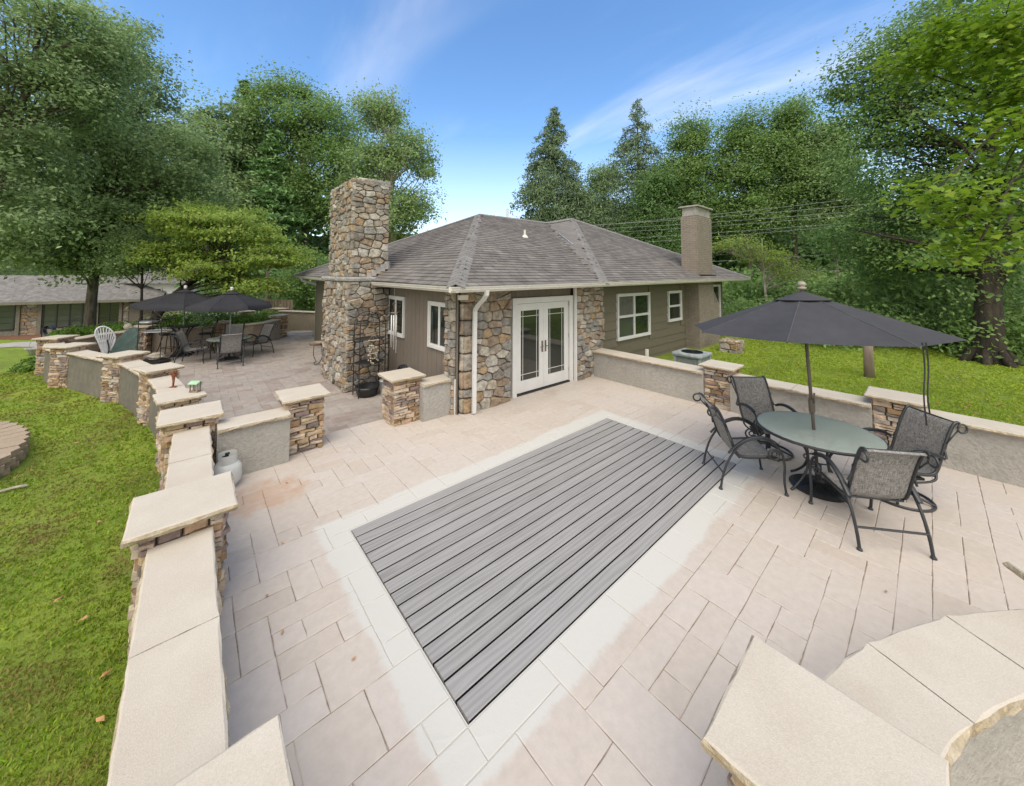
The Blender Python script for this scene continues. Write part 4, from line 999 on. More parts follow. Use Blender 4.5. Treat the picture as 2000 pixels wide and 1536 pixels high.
def glass_m():
    m = bpy.data.materials.new('obscure_glass'); m.use_nodes = True; nt = m.node_tree; nt.nodes.clear(); N = nt.nodes.new; L = nt.links.new
    o = N('ShaderNodeOutputMaterial'); b = N('ShaderNodeBsdfPrincipled'); b.inputs['Base Color'].default_value = (.55, .61, .575, 1); b.inputs['Roughness'].default_value = .12
    tc = N('ShaderNodeTexCoord'); n = N('ShaderNodeTexNoise'); n.inputs['Scale'].default_value = 45; L(tc.outputs['Object'], n.inputs['Vector'])
    bn = N('ShaderNodeBump'); bn.inputs['Strength'].default_value = .5; bn.inputs['Distance'].default_value = .004; L(n.outputs['Fac'], bn.inputs['Height']); L(bn.outputs[0], b.inputs['Normal'])
    t = N('ShaderNodeBsdfTransparent'); t.inputs['Color'].default_value = (.80, .88, .84, 1); mx = N('ShaderNodeMixShader'); mx.inputs[0].default_value = .66
    L(t.outputs[0], mx.inputs[1]); L(b.outputs[0], mx.inputs[2]); L(mx.outputs[0], o.inputs[0]); return m
M['obscure'] = glass_m()
def round_table(x, y, z0, R, h, label, n=36):
    t = empty('patio_table', (x, y, z0), label, 'table'); c = V3(x, y, z0)
    P = [c+V3(R*cos(a), R*sin(a), h) for a in np.linspace(0, 2*pi, n+1)[:-1]]
    mb = MB(); V = [p+UP*.006 for p in P]+[p-UP*.002 for p in P]; m = n
    mb.add(V, [tuple(range(m)), tuple(range(m, 2*m))[::-1]]+[(i, i+m, (i+1) % m+m, (i+1) % m) for i in range(m)]); mb.obj('glass_top', M['obscure'], t)
    mb = MB(); mb.tube([p-UP*.012+(p-c-UP*h)*.012 for p in P], .017, 6, closed=True); mb.obj('rim', M['chair_frame'], t, smooth=True)
    for k in range(4):
        a = pi/4+k*pi/2+.2; d = V3(cos(a), sin(a), 0)
        mb = MB(); mb.tube(smooth_path([c+d*R*.93+UP*(h-.03), c+d*R*.55+UP*(h-.05), c+d*R*.30+UP*(h-.18), c+d*R*.2+UP*(h*.55), c+d*R*.25+UP*.22, c+d*R*.48+UP*.07, c+d*R*.62+UP*.012], 2), .015, 6)
        mb.obj('leg', M['chair_frame'], t, smooth=True)
    mb = MB()
    for rr, zz_ in ((.17, h-.14), (.14, h*.5)): mb.tube([c+V3(rr*cos(a), rr*sin(a), zz_) for a in np.linspace(0, 2*pi, 19)[:-1]], .009, 5, closed=True)
    for k in range(4):
        a = k*pi/2+.2; d = V3(cos(a), sin(a), 0); e = V3(-sin(a), cos(a), 0); mb.tube(smooth_path([c+d*R*.28+UP*(h-.03), c+d*R*.5+e*.12+UP*(h-.022), c+d*R*.82+e*.02+UP*(h-.022)], 2), .010, 5)
    mb.obj('brace', M['chair_frame'], t); return t
round_table(6.10, 1.02, 0, .625, .72, 'round table with pale green obscure glass top under the large charcoal parasol')
round_table(TL[0], TL[1], -.15, .60, .70, 'far round glass table on the lower patio under the right-hand black parasol')

def parasol(x, y, z0, R, ztop, zrim, label, lean=(0, 0), rot=0, tilt=(0, 0), valance=0, canvas='canvas', pole='bronze', baser=.29, polew=.019, crank=True, zbase=0):
    t = empty('parasol', (x, y, z0), label, 'parasol'); c = V3(x, y, z0); top = V3(x+lean[0], y+lean[1], ztop); mb = MB()
    dirv = (top-c)/(ztop-z0); mb.tube([c+dirv*zbase, c+dirv*(ztop-z0+.03)], polew, 10); mb.obj('pole', M[pole], t, smooth=True)
    mb = MB(); prof = [(baser, 0), (baser+.01, .02), (baser-.03, .045), (baser*.5, .07), (.06, .10), (.035, .12), (.035, .30)]
    mb.lathe(prof, 36, c)
    for k in range(30):
        a = 2*pi*k/30; d = V3(cos(a), sin(a), 0); mb.tube([c+d*(baser-.04)+UP*.048, c+d*.08+UP*.098], .006, 4)
    mb.obj('base', M['iron'], t)
    def pt(a, f, lift=0):
        r = R*f; z = (zrim-ztop)*(f**.97); return top+V3(r*cos(a), r*sin(a), z+lift+(tilt[0]*cos(a)+tilt[1]*sin(a))*f)
    for k in range(8):
        a0, a1 = rot+k*pi/4, rot+(k+1)*pi/4; G = []
        for f in np.linspace(.14, 1, 8):
            row = []
            for s in np.linspace(0, 1, 7):
                p = pt(a0, f)*(1-s)+pt(a1, f)*s; q = 4*s*(1-s); cc = top+UP*(p[2]-top[2]); p = p+(cc-p)*.035*q*f*f - UP*.018*q*f; row.append(p)
            G.append(row)
        if valance:
            G.append([p+(p-top)*V3(.02, .02, 0)-UP*(valance*.85+.02*4*s*(1-s)) for p, s in zip(G[-1], np.linspace(0, 1, 7))])
        mb = MB(); mb.grid(G); mb.obj('canopy_panel', M[canvas], t, smooth=True)
        mb = MB(); mb.tube([pt(a0, .05, -.012), pt(a0, .5, -.015), pt(a0, .995, -.010)], .0075, 5); mb.tube([c+dirv*(zrim-z0-.05), pt(a0, .52, -.02)], .006, 4); mb.obj('rib', M[pole], t)
        mb = MB(); mb.tube([pt(a0, f, .002) for f in (.16, .4, .7, 1.0)], .0045, 4); mb.obj('seam', M['seam' if canvas == 'canvas' else canvas], t)
    mb = MB(); G = [[pt(a, f, .022-.02*f) for a in np.linspace(rot, rot+2*pi, 33)] for f in (.01, .12, .22)]; mb.grid(G); mb.obj('vent_cap', M[canvas], t, smooth=True)
    f0 = top+UP*.03; mb = MB(); mb.lathe([(.018, 0), (.045, .012), (.052, .03), (.03, .045), (.046, .062), (.05, .08), (.035, .10), (.01, .112)], 14, f0); mb.obj('finial', M['finial' if canvas == 'canvas' else 'white'], t, smooth=True)
    if crank:
        q = c+dirv*1.02; mb = MB(); mb.lathe([(.022, -.10), (.034, -.06), (.036, .06), (.028, .10)], 12, q); mb.tube([q+V3(-.03, -.03, .05), q+V3(-.035, -.035, .18)], .010, 6); mb.obj('crank_housing', M[pole], t, smooth=True)
    return t, pt, top
lr = _R*-.12
um, pt, top = parasol(6.10, 1.02, 0, 1.32, 2.47, 1.97, 'large charcoal canvas parasol open over the near glass table', lean=(lr[0], lr[1]), rot=math.atan2(-_R[1], -_R[0]), tilt=(-.03*_R[0]*1, .09*_R[1]))
# closing straps hanging from the rim
a_ = math.atan2(-_R[1], -_R[0])+pi*.5
for j, (dd, ln) in enumerate(((0, .78), (.035, .68))):
    p = pt(math.atan2(-sin(YAW), -cos(YAW))+.12+dd, .93, -.01); mb = MB()
    mb.tube(smooth_path([p, p+V3(.015, -.01, -.25), p+V3(-.012, .012, -.5), p+V3(.01, 0, -ln)], 2), .006, 4, flat=(.35, 1.4)); mb.obj('tie_strap', M['iron'], um)
parasol(TL[0], TL[1], -.15, 1.18, 2.08, 1.64, 'black parasol with a scalloped edge, the right one of the far pair', valance=.13, canvas='canvas_blk', pole='cable', rot=.3, crank=False)
BT = (-.22, 16.75)
parasol(BT[0], BT[1], -.15, 1.30, 2.10, 1.62, 'black parasol with drooping edge, left one of the far pair, over the bar table', valance=.15, canvas='canvas_blk', pole='cable', rot=.0, crank=False, tilt=(-.05, .0), baser=.2)
# high bar table with four bowed legs
t = empty('bar_table', (BT[0], BT[1], -.15), 'high round black bar table with bowed legs under the left far parasol', 'bar table'); c = V3(BT[0], BT[1], -.15)
mb = MB(); mb.lathe([(.42, .98), (.43, 1.0), (.42, 1.015), (.02, 1.015)], 28, c); mb.obj('table_top', M['iron'], t)
for k in range(4):
    a = k*pi/2+.5; d = V3(cos(a), sin(a), 0); mb = MB(); mb.tube(smooth_path([c+d*.33+UP*.98, c+d*.14+UP*.75, c+d*.10+UP*.45, c+d*.2+UP*.15, c+d*.36+UP*0], 2), .026, 6); mb.obj('leg', M['iron'], t, smooth=True)
mb = MB(); mb.tube([c+V3(.16*cos(a), .16*sin(a), .35) for a in np.linspace(0, 2*pi, 17)[:-1]], .012, 5, closed=True); mb.lathe([(.26, 0), (.26, .04), (.1, .10)], 20, c); mb.obj('base', M['iron'], t)
# bar chairs
def bar_chair(label):
    t = empty('bar_chair', (0, 0, 0), label, 'bar chair', 'black bar chairs by the high table')
    mb = MB(); mb.lathe([(.21, .66), (.235, .68), (.235, .70), (.2, .715), (.02, .70)], 20); mb.obj('seat', M['iron'], t)
    for s in (-1, 1):
        for q in (-1, 1):
            mb = MB(); mb.tube(smooth_path([(s*.10, q*.10, .66), (s*.15, q*.15, .45), (s*.17, q*.17, .25), (s*.24, q*.24, 0)], 2), .014, 6); mb.obj('leg', M['iron'], t, smooth=True)
    mb = MB(); mb.tube([(.19*cos(a), .19*sin(a), .22) for a in np.linspace(0, 2*pi, 17)[:-1]], .011, 5, closed=True); mb.obj('foot_ring', M['iron'], t)
    P = smooth_path([(-.20, -.12, .68), (-.21, -.22, .90), (-.20, -.28, 1.12), (0, -.30, 1.20), (.20, -.28, 1.12), (.21, -.22, .90), (.20, -.12, .68)], 2); mb = MB(); mb.tube(P, .014, 6); mb.obj('back_frame', M['iron'], t, smooth=True)
    mb = MB()
    for i in range(-3, 4):
        x = i*.05; mb.tube([(x, -.17, .72), (x*.9+.03*(-1)**i, -.24, .92), (x*.8, -.295, 1.17-abs(x)*.3)], .007, 4)
        mb.tube(arc((x, -.24, .95), .03, 0, 6.0, 9), .006, 4)
    mb.obj('back_lattice', M['iron'], t)
    for s in (-1, 1):
        mb = MB(); mb.tube(smooth_path([(s*.21, -.2, .90), (s*.26, 0, .92), (s*.25, .14, .86), (s*.2, .12, .70)], 2), .012, 5); mb.obj('arm', M['iron'], t)
    return t
b1 = bar_chair('black lattice-backed bar chair right of the high table'); b2 = dup(b1); b2['label'] = 'black bar chair left of the high table, behind the metal shelf stand'
pr_ = at(402, 690, -.15); put(b1, pr_[0], pr_[1], -.15, face_to(pr_[0], pr_[1], *BT)); pl_ = at(328, 692, -.15); put(b2, pl_[0], pl_[1], -.15, face_to(pl_[0], pl_[1], *BT))

# metal shelf stand with arched top
def etagere(name, base, W, label, cat, H=1.58, shelves=(.06, .98), rock=True, ang=-.7, mat_='iron', arch=.24, body=None):
    t = empty(name, tuple(base), label, cat); c = V3(*base); u = V3(cos(ang), sin(ang), 0); v = V3(-sin(ang), cos(ang), 0); hs = H-arch
    for a, b in ((-1, -1), (1, -1), (1, 1), (-1, 1)):
        mb = MB(); p = c+u*a*W*.5+v*b*W*.32; mb.tube([p, p+UP*hs], .012, 6); mb.obj('post', M[mat_], t)
    for s in shelves:
        mb = MB(); P = [c+u*W*.56*cos(q)+v*W*.40*sin(q)+UP*s for q in np.linspace(0, 2*pi, 25)[:-1]]; mb.tube(P, .010, 5, closed=True)
        mb.add([p for p in P], [tuple(range(24))]); mb.add([p-UP*.008 for p in P], [tuple(range(24))[::-1]]); mb.obj('shelf', M['steel' if s > .5 and rock else mat_], t)
    for b in (-1, 1):
        mb = MB(); mb.tube([c+v*b*W*.32+u*W*.5*cos(q)+UP*(hs+arch*sin(q)) for q in np.linspace(0, pi, 15)], .009, 5); mb.tube([c+v*b*W*.32+u*W*.5*cos(q)*.5+UP*(hs+arch*.8*sin(q)) for q in np.linspace(0, pi, 11)], .007, 5)
        mb.tube([c+u*W*.5*b-v*W*.32+UP*hs, c+u*W*.5*b+v*W*.32+UP*hs], .009, 5); mb.tube([c-u*W*.5+v*W*.32*b+UP*hs, c+u*W*.5+v*W*.32*b+UP*hs], .009, 5)
        for k in range(9):
            if rock: q = c+u*(-.5+k/8)*W+v*b*W*.32; mb.tube([q+UP*.07, q+UP*.17], .006, 4)
        if rock: mb.tube([c-u*W*.5+v*W*.32*b+UP*.17, c+u*W*.5+v*W*.32*b+UP*.17], .008, 5)
        mb.obj('arch', M[mat_], t)
    return t
eb = at(303, 708, -.15)
etagere('shelf_stand', (eb[0], eb[1], -.15), .72, 'black metal shelf stand with a round arched top and a driftwood piece on its base', 'shelf stand')
def boulder(name, c, r, m, label, cat, seed=0, sq=(1, 1, 1), parent=None):
    rg = random.Random(seed); mb = MB(); V = []; F = []; a, b = 10, 7
    for i in range(b+1):
        th = pi*i/b
        for j in range(a): 
            k = r*rg.uniform(.78, 1.15); ph = 2*pi*j/a; V.append((c[0]+k*sq[0]*sin(th)*cos(ph), c[1]+k*sq[1]*sin(th)*sin(ph), c[2]+k*sq[2]*cos(th)))
    for i in range(b):
        for j in range(a): F.append((i*a+j, i*a+(j+1) % a, (i+1)*a+(j+1) % a, (i+1)*a+j))
    mb.add(V, F); o = mb.obj(name, m, parent); 
    if parent is None: tag(o, label, cat)
    return o
boulder('driftwood', (eb[0], eb[1], .04), .15, M['bark_pale'], 'grey driftwood lump lying on the base shelf of the metal stand', 'driftwood', 3, (1.4, .9, .8))
# black trellis rack by the chimney
tb = at(720, 770, -.15)
etagere('trellis_rack', (3.22, 8.72, -.15), .60, 'tall black iron rack with arched top standing against the fieldstone chimney', 'iron rack', H=1.92, shelves=(.75, 1.30), rock=False, ang=0, arch=.28)
mb = MB(); mb.lathe([(.21, 0), (.26, .16), (.27, .22), (.22, .22), (.20, .05)], 20, (3.16, 8.66, -.15)); o = mb.obj('tub', M['iron'], smooth=True); tag(o, 'shallow black tub on the ground in the iron rack', 'tub')
t = empty('metal_bin', (3.50, 8.42, -.15), 'small galvanised metal bin with a lid beside the iron rack', 'metal bin'); mb = MB(); c = V3(3.50, 8.42, -.15)
mb.lathe([(.115, 0), (.12, .01), (.14, .33), (.145, .335)], 20, c); mb.obj('body', M['steel'], t, smooth=True)
mb = MB(); mb.lathe([(.152, .325), (.152, .345), (.10, .375), (.02, .385)], 20, c); mb.tube(arc(c+UP*.385, .035, 0, pi, 7), .007, 5); mb.obj('lid', M['steel'], t, smooth=True)
# wind chimes
def chime(p, L_, label, kind):
    t = empty('wind_chime', tuple(p), label, 'wind chime'); mb = MB(); ztop = 2.40
    mb.tube([(p[0], p[1], ztop), (p[0], p[1], p[2])], .003, 4); mb.obj('cord', M['cable'], t)
    if kind == 'tubes':
        mb = MB(); mb.lathe([(.075, 0), (.08, .008), (.075, .016)], 16, p); mb.tube(arc(V3(*p)+UP*.20, .035, 0, 5.4, 10), .005, 4); mb.tube([(p[0], p[1], p[2]+.16), (p[0]+.06, p[1], p[2])], .002, 3); mb.tube([(p[0], p[1], p[2]+.16), (p[0]-.06, p[1], p[2])], .002, 3)
        mb.obj('disc', M['oldwood'], t)
        for k in range(6):
            a = k*pi/3; q = V3(p[0]+.06*cos(a), p[1]+.06*sin(a), p[2]); l = L_*(1-.07*k); mb = MB(); mb.tube([q-UP*.04, q+V3(.02*cos(a)*1.2, .0, 0)*0-UP*(l)], .0125, 8); mb.obj('chime_tube', M['white'], t, smooth=True)
    else:
        for s, wd in ((0, .13), (-.30, .10)):
            mb = MB(); mb.tube([V3(*p)+V3(-wd, 0, s), V3(*p)+V3(wd, 0, s)], .012, 6); mb.obj('bamboo_bar', M['bamboo'], t)
        mb = MB(); r = random.Random(4); mb.tube([V3(*p)+UP*.13, V3(*p)+V3(-.12, 0, 0)], .003, 3); mb.tube([V3(*p)+UP*.13, V3(*p)+V3(.12, 0, 0)], .003, 3)
        for k in range(34):
            q = V3(*p)+V3(r.uniform(-.12, .12), r.uniform(-.04, .04), 0); q[2] -= r.choice((.12, .17, .22, .27, .36, .42, .48, .52))*(1-.8*abs(q[0]-p[0])) ; mb.lathe([(.004, -.018), (.016, -.006), (.014, .01), (.003, .018)], 6, q)
        mb.obj('shells', M['bamboo'], t, kind='stuff')
    return t
chime((3.43, 7.86, 1.80), .88, 'wind chime of long white metal tubes hanging under the left eave', 'tubes')
chime((3.20, 8.45, 1.14), .5, 'wind chime of shells and bamboo hanging in front of the iron rack', 'shells')
# hose reel pot
t = empty('hose_pot', (3.62, 7.80, -.15), 'dark blue-black coiled hose pot behind the gap pillar', 'hose pot'); c = V3(3.64, 7.80, -.15)
mb = MB(); mb.lathe([(.14, 0), (.17, .30), (.16, .5)], 18, c); mb.obj('pot', M['iron'], t, smooth=True)
mb = MB()
for k in range(5): mb.tube(arc(c+V3(-.06+.03*k, .0, .62), .15+.012*(k % 2), -.4, 3.6, 16, YA, UP), .013, 5)
mb.obj('hose_coil', M['hose'], t, smooth=True)
# plant stand on scroll leg by the chimney's far side
t = empty('plant_stand', (3.05, 12.35, -.15), 'small iron scroll-leg plant stand with a woven tray beyond the chimney', 'plant stand'); c = V3(2.98, 12.45, -.15)
mb = MB(); mb.lathe([(.22, .62), (.26, .70), (.22, .70), (.05, .64)], 16, c); mb.obj('tray', M['oldwood'], t)
mb = MB(); mb.tube(smooth_path([c+V3(.1, 0, .62), c+V3(.16, 0, .35), c+V3(.1, 0, .08), c+V3(-.05, 0, .0), c+V3(-.1, 0, .08), c+V3(-.04, 0, .12)], 2), .010, 5); mb.tube(smooth_path([c+V3(-.1, 0, .62), c+V3(-.12, 0, .3), c+V3(-.02, 0, .1)], 2), .010, 5); mb.tube([c+V3(.26, .1, 0), c+V3(.26, .1, .85)], .014, 5); mb.obj('scroll_leg', M['iron'], t, smooth=True)

# gas bottle
t = empty('gas_bottle', (.40, 5.84, 0), 'white propane gas bottle standing in the corner of the low gate wall', 'gas bottle'); c = V3(.40, 5.86, 0)
mb = MB(); mb.lathe([(.11, 0), (.11, .03), (.12, .035), (.150, .07), (.160, .12), (.160, .19), (.150, .25), (.12, .295), (.07, .32), (.02, .33)], 28, c); mb.obj('tank', M['tank'], t, smooth=True)
mb = MB(); G = [[c+V3(.108*cos(a), .108*sin(a), z) for a in np.linspace(-2.2, 2.6, 18)] for z in (.30, .41)]; mb.grid(G); mb.grid([[c+V3(.103*cos(a), .103*sin(a), z) for a in np.linspace(2.6, -2.2, 18)] for z in (.30, .41)]); mb.obj('collar', M['tank'], t, smooth=True)
mb = MB(); mb.tube([c+UP*.34, c+UP*.40], .016, 8); mb.tube([c+UP*.385, c+V3(-.05, -.03, .385)], .014, 8); mb.tube([c+UP*.40, c+UP*.415], .026, 8); mb.obj('valve', M['iron'], t)

# bird house
p = at(381, 766, ZC); t = empty('bird_house', (p[0], p[1], ZC), 'little bird house with mint green roof on the low pillar cap', 'bird house'); c = V3(p[0], p[1], ZC); u = V3(_R[0], _R[1], 0)*.62; v = V3(cos(YAW), sin(YAW), 0)*.62
mb = MB(); mb.obox(c+UP*.012, u*.10, v*.07, UP*.010); mb.obj('floor', M['oldwood'], t)
for a in (-1, -.05, .05, 1):
    mb = MB(); mb.obox(c+u*a*.085+UP*.075-v*.05, u*.013, v*.010, UP*.06); mb.obox(c+u*a*.085+UP*.075+v*.05, u*.013, v*.010, UP*.06); mb.obj('post', M['oldwood'], t)
mb = MB(); mb.obox(c+UP*.07+v*.02, u*.07, v*.02, UP*.045); mb.obj('feeder_pane', M['obscure'], t)
for s in (-1, 1):
    mb = MB(); mb.obox(c+UP*.15+v*s*.045, u*.115, v*.058-UP*s*.018, UP*.005+v*s*.002); mb.obj('roof_panel', M['mint'], t)
# rusty metal flower
p = at(338, 757, ZW); t = empty('metal_flower', (p[0], p[1], ZW), 'rusty metal flower on an orange foot standing on the wall cap', 'garden ornament'); c = V3(p[0], p[1], ZW)
mb = MB(); mb.obox(c+UP*.006, u*.085, v*.04, UP*.005); mb.obox(c+UP*.012+v*.02, u*.04+v*.03, v*.03-u*.02, UP*.006); mb.obj('foot', M['rust'], t)
mb = MB(); mb.tube([c+UP*.01, c+UP*.11+u*.005, c+UP*.19, c+UP*.235], [.012, .018, .028, .045], 8); mb.obj('stem', M['rust'], t, smooth=True)
mb = MB(); r = random.Random(2)
for k in range(9):
    a = 2*pi*k/9; d = u*cos(a)+v*sin(a); e = -u*sin(a)+v*cos(a); b0 = c+UP*.22+d*.02; h = r.uniform(.0, .05)
    mb.add([b0-e*.012, b0+e*.012, b0+d*.07+e*.025+UP*(.01+h), b0+d*.12+UP*(.03+h), b0+d*.07-e*.025+UP*(.01+h)], [(0, 1, 2, 3, 4)])
mb.obj('petals', M['rust'], t)
# butterfly seat
def wing(parent, m, base, u, pts, name, fill):
    c = V3(*base); P = [c+u*a+UP*b for a, b in pts]; n = np.cross(u, UP)
    mb = MB(); mb.tube([c]+P+[c], .024 if not fill else .014, 6); mb.obj(name+'_rim', m, parent, smooth=True)
    for i in range(len(P)-1):
        q = [c+(P[i]-c)*.16, c+(P[i]-c)*(.98 if fill else .30), c+(P[i+1]-c)*(.98 if fill else .30), c+(P[i+1]-c)*.16]
        g = (P[i+1]-P[i])*.07
        mb = MB(); mb.add([q[0]+g*.2, q[1]+g, q[2]-g, q[3]-g*.2]+[x+n*.012 for x in (q[0]+g*.2, q[1]+g, q[2]-g, q[3]-g*.2)], [(0, 1, 2, 3), (7, 6, 5, 4), (0, 4, 5, 1), (1, 5, 6, 2), (2, 6, 7, 3), (3, 7, 4, 0)])
        if not fill: mb.tube([c+(P[i]-c)*.25, c+(P[i]-c)*.97], .017, 5); e = [c+(P[i]-c)*.62, c+(P[i+1]-c)*.55]; mb.tube(e, .014, 5)
        mb.obj(name+'_plate' if fill else name+'_vein', m, parent)
    return
bb = at(205, 712, -.15); t = empty('butterfly_seat', (bb[0], bb[1], -.15), 'garden seat shaped like a butterfly, one white wing and one dark green wing', 'garden seat'); lu = V3(_R[0], _R[1], 0); fv = V3(cos(YAW), sin(YAW), 0)
wing(t, M['wing_white'], tuple(bb+UP*.12), (lu*.55+fv*.83), smooth_path([(.0, .2), (-.12, .50), (-.24, .78), (-.24, .98), (-.12, 1.06), (.02, 1.0), (.14, .84), (.20, .64), (.14, .38), (.04, .1)], 1), 'white_wing', False)
wing(t, M['wing_green'], tuple(bb+UP*.14+lu*.10), (lu*.98+fv*.2), smooth_path([(.05, .25), (.18, .56), (.40, .86), (.60, 1.0), (.72, .94), (.78, .70), (.76, .52), (.68, .36), (.80, .22), (.55, .12), (.2, .06)], 1), 'green_wing', True)
mb = MB(); mb.tube(smooth_path([bb+UP*.1, bb+UP*.45+lu*.12, bb+UP*.75+lu*.02], 2), .016, 6); mb.tube(smooth_path([bb+UP*.6, bb+UP*.5-lu*.2, bb+UP*.1-lu*.25], 2), .014, 6); mb.obj('body_rod', M['iron'], t)
mb = MB(); P = [bb+UP*.40+fv*.25+lu*.15+(lu*.30*cos(a)+fv*.22*sin(a)) for a in np.linspace(0, 2*pi, 19)[:-1]]; mb.tube(P, .014, 6, closed=True); mb.add(P, [tuple(range(18))]); mb.obj('seat', M['wing_green'], t)
for a in (.6, 2.4, 4.0, 5.4):
    q = bb+fv*.25+lu*.15+(lu*.24*cos(a)+fv*.18*sin(a)); mb = MB(); mb.tube([q, q+UP*.40], .014, 6); mb.obj('leg', M['iron'], t)
# barbecue lid / birdbath dish on the back pillar
p = at(273, 634, ZC+.05); mb = MB(); mb.lathe([(.05, 0), (.10, .02), (.24, .06), (.27, .10), (.2, .13), (.05, .14)], 18, (p[0]+.2, p[1]+.3, ZC)); o = mb.obj('dish', M['steel'], smooth=True); tag(o, 'flat grey metal dish standing on the back wall pillar', 'dish')
mb = MB(); q = at(250, 646, ZW+.02); mb.lathe([(.02, -.12), (.09, -.08), (.12, 0), (.09, .08), (.02, .12)], 14, (q[0], q[1], ZW+.15)); o = mb.obj('garden_ball', M['bark_pale'], smooth=True); tag(o, 'brown ball ornament on the back wall behind the green butterfly wing', 'ball ornament')
# tub with wire handle on the lawn far left
p = gpt(70, 693); t = empty('garden_tub', tuple(p), 'grey garden tub with a tall wire hoop handle on the lawn at far left', 'tub'); c = V3(*p)
mb = MB(); mb.lathe([(.22, 0), (.30, .26), (.42, .34), (.44, .38), (.36, .36), (.2, .1)], 20, c); mb.obj('bowl', M['concrete'], t, smooth=True)
mb = MB(); mb.tube([c+lu*.42*cos(a)*-1+UP*(.36+.55*sin(a)) for a in np.linspace(0, pi, 17)], .010, 5); mb.obj('handle', M['cable'], t)
p = gpt(92, 660); t = empty('hose_reel', tuple(p), 'dark hose reel standing by the neighbour building', 'hose reel'); c = V3(*p)
mb = MB(); 
for k in range(4): mb.tube([c+fv*(k*.06)+lu*.35*cos(a)+UP*(.5+.35*sin(a)) for a in np.linspace(0, 2*pi, 19)[:-1]], .035, 6, closed=True)
mb.obj('coil', M['hose'], t); mb = MB(); mb.tube([c-lu*.4, c-lu*.4+UP*.6, c+lu*.4+UP*.6, c+lu*.4], .03, 6); mb.obj('stand', M['iron'], t)

# air conditioner
t = empty('air_conditioner', (10.35, 4.3, -.05), 'grey air conditioner unit with a black top grille behind the right wall', 'air conditioner'); x0, x1, y0, y1 = 10.03, 10.67, 3.98, 4.62
mb = MB(); mb.box(x0+.03, x1-.03, y0+.03, y1-.03, -.05, .52); mb.obj('coil_body', M['iron'], t)
mb = MB()
for z in np.arange(0, .5, .028): mb.box(x0, x1, y0, y0+.012, z, z+.016); mb.box(x0, x0+.012, y0, y1, z, z+.016)
mb.obj('louvre', M['ac'], t, kind='stuff')
for (a, b) in ((x0, y0), (x1, y0), (x0, y1), (x1, y1)): mb = MB(); mb.box(a-.03, a+.03, b-.03, b+.03, -.05, .52); mb.obj('corner_post', M['ac'], t)
mb = MB(); slab(mb, [(x0-.05, y0-.05), (x1+.05, y0-.05), (x1+.05, y1+.05), (x0-.05, y1+.05)], .50, .60, random.Random(1), rough=.001); mb.obj('top_frame', [M['ac'], M['ac']], t)
mb = MB(); cx, cy = (x0+x1)/2, (y0+y1)/2; mb.lathe([(.27, .601), (.27, .615), (.25, .615), (.25, .603)], 28, (cx, cy, 0)); mb.lathe([(.265, .602), (.02, .604)], 28, (cx, cy, 0)); mb.lathe([(.08, .61), (.08, .635), (.02, .64)], 12, (cx, cy, 0))
for k in range(24): a = 2*pi*k/24; mb.tube([(cx+.08*cos(a), cy+.08*sin(a), .625), (cx+.26*cos(a), cy+.26*sin(a), .615)], .004, 3)
mb.obj('fan_grille', M['iron'], t)
mb = MB(); q = at(1283, 703, .55); mb.tube([(9.6, 5.2, -.1), (9.6, 5.2, .62)], .05, 8); o = mb.obj('vent_pipe', M['gutter']); tag(o, 'short pale vent pipe just showing over the right wall cap', 'pipe')
# timber post on the right lawn
p = gpt(1698, 737); mb = MB(); mb.tube([p-UP*.1, p+UP*.5, p+UP*1.05], [.11, .105, .10], 12); mb.lathe([(.10, 0), (.09, .03), (.01, .04)], 12, p+UP*1.05); o = mb.obj('timber_post', M['oldwood'], smooth=True); tag(o, 'thick weathered round timber post standing on the bright lawn under the parasol edge', 'post')
# retaining block ring on the left lawn
rc = V3(-3.98, 9.1, 0); t = empty('block_ring', (rc[0], rc[1], -.3), 'round planter ring of stacked tan concrete blocks on the lawn at the left edge', 'planter ring')
ra, rb, N_ = 2.05, 2.35, 58
for lay in range(4):
    for k in range(N_):
        a0 = 2*pi*(k+.5*(lay % 2))/N_; 
        if not (-2.6 < (a0+pi) % (2*pi)-pi < 1.5): continue
        pin = []; 
        for rr, da in ((1, .0), (1, 2*pi/N_), (.86, 2*pi/N_), (.86, 0)):
            a = a0+(.004 if da == 0 else da-.004); pin.append((rc[0]+ra*rr*cos(a), rc[1]+rb*rr*sin(a)))
        am = a0+pi/N_; pin.insert(1, (rc[0]+ra*1.025*cos(am), rc[1]+rb*1.025*sin(am)))
        mb = MB(); z1 = .06-lay*.10; mb.prism(pin, z1-.094, z1+random.Random(k*7+lay).uniform(-.004, .004)); mb.obj('block', M['block'], t)
mb = MB(); mb.lathe([(1.8, 0), (.01, .05)], 30, (rc[0], rc[1], -.22)); o = mb.obj('soil', M['mulch'], t)
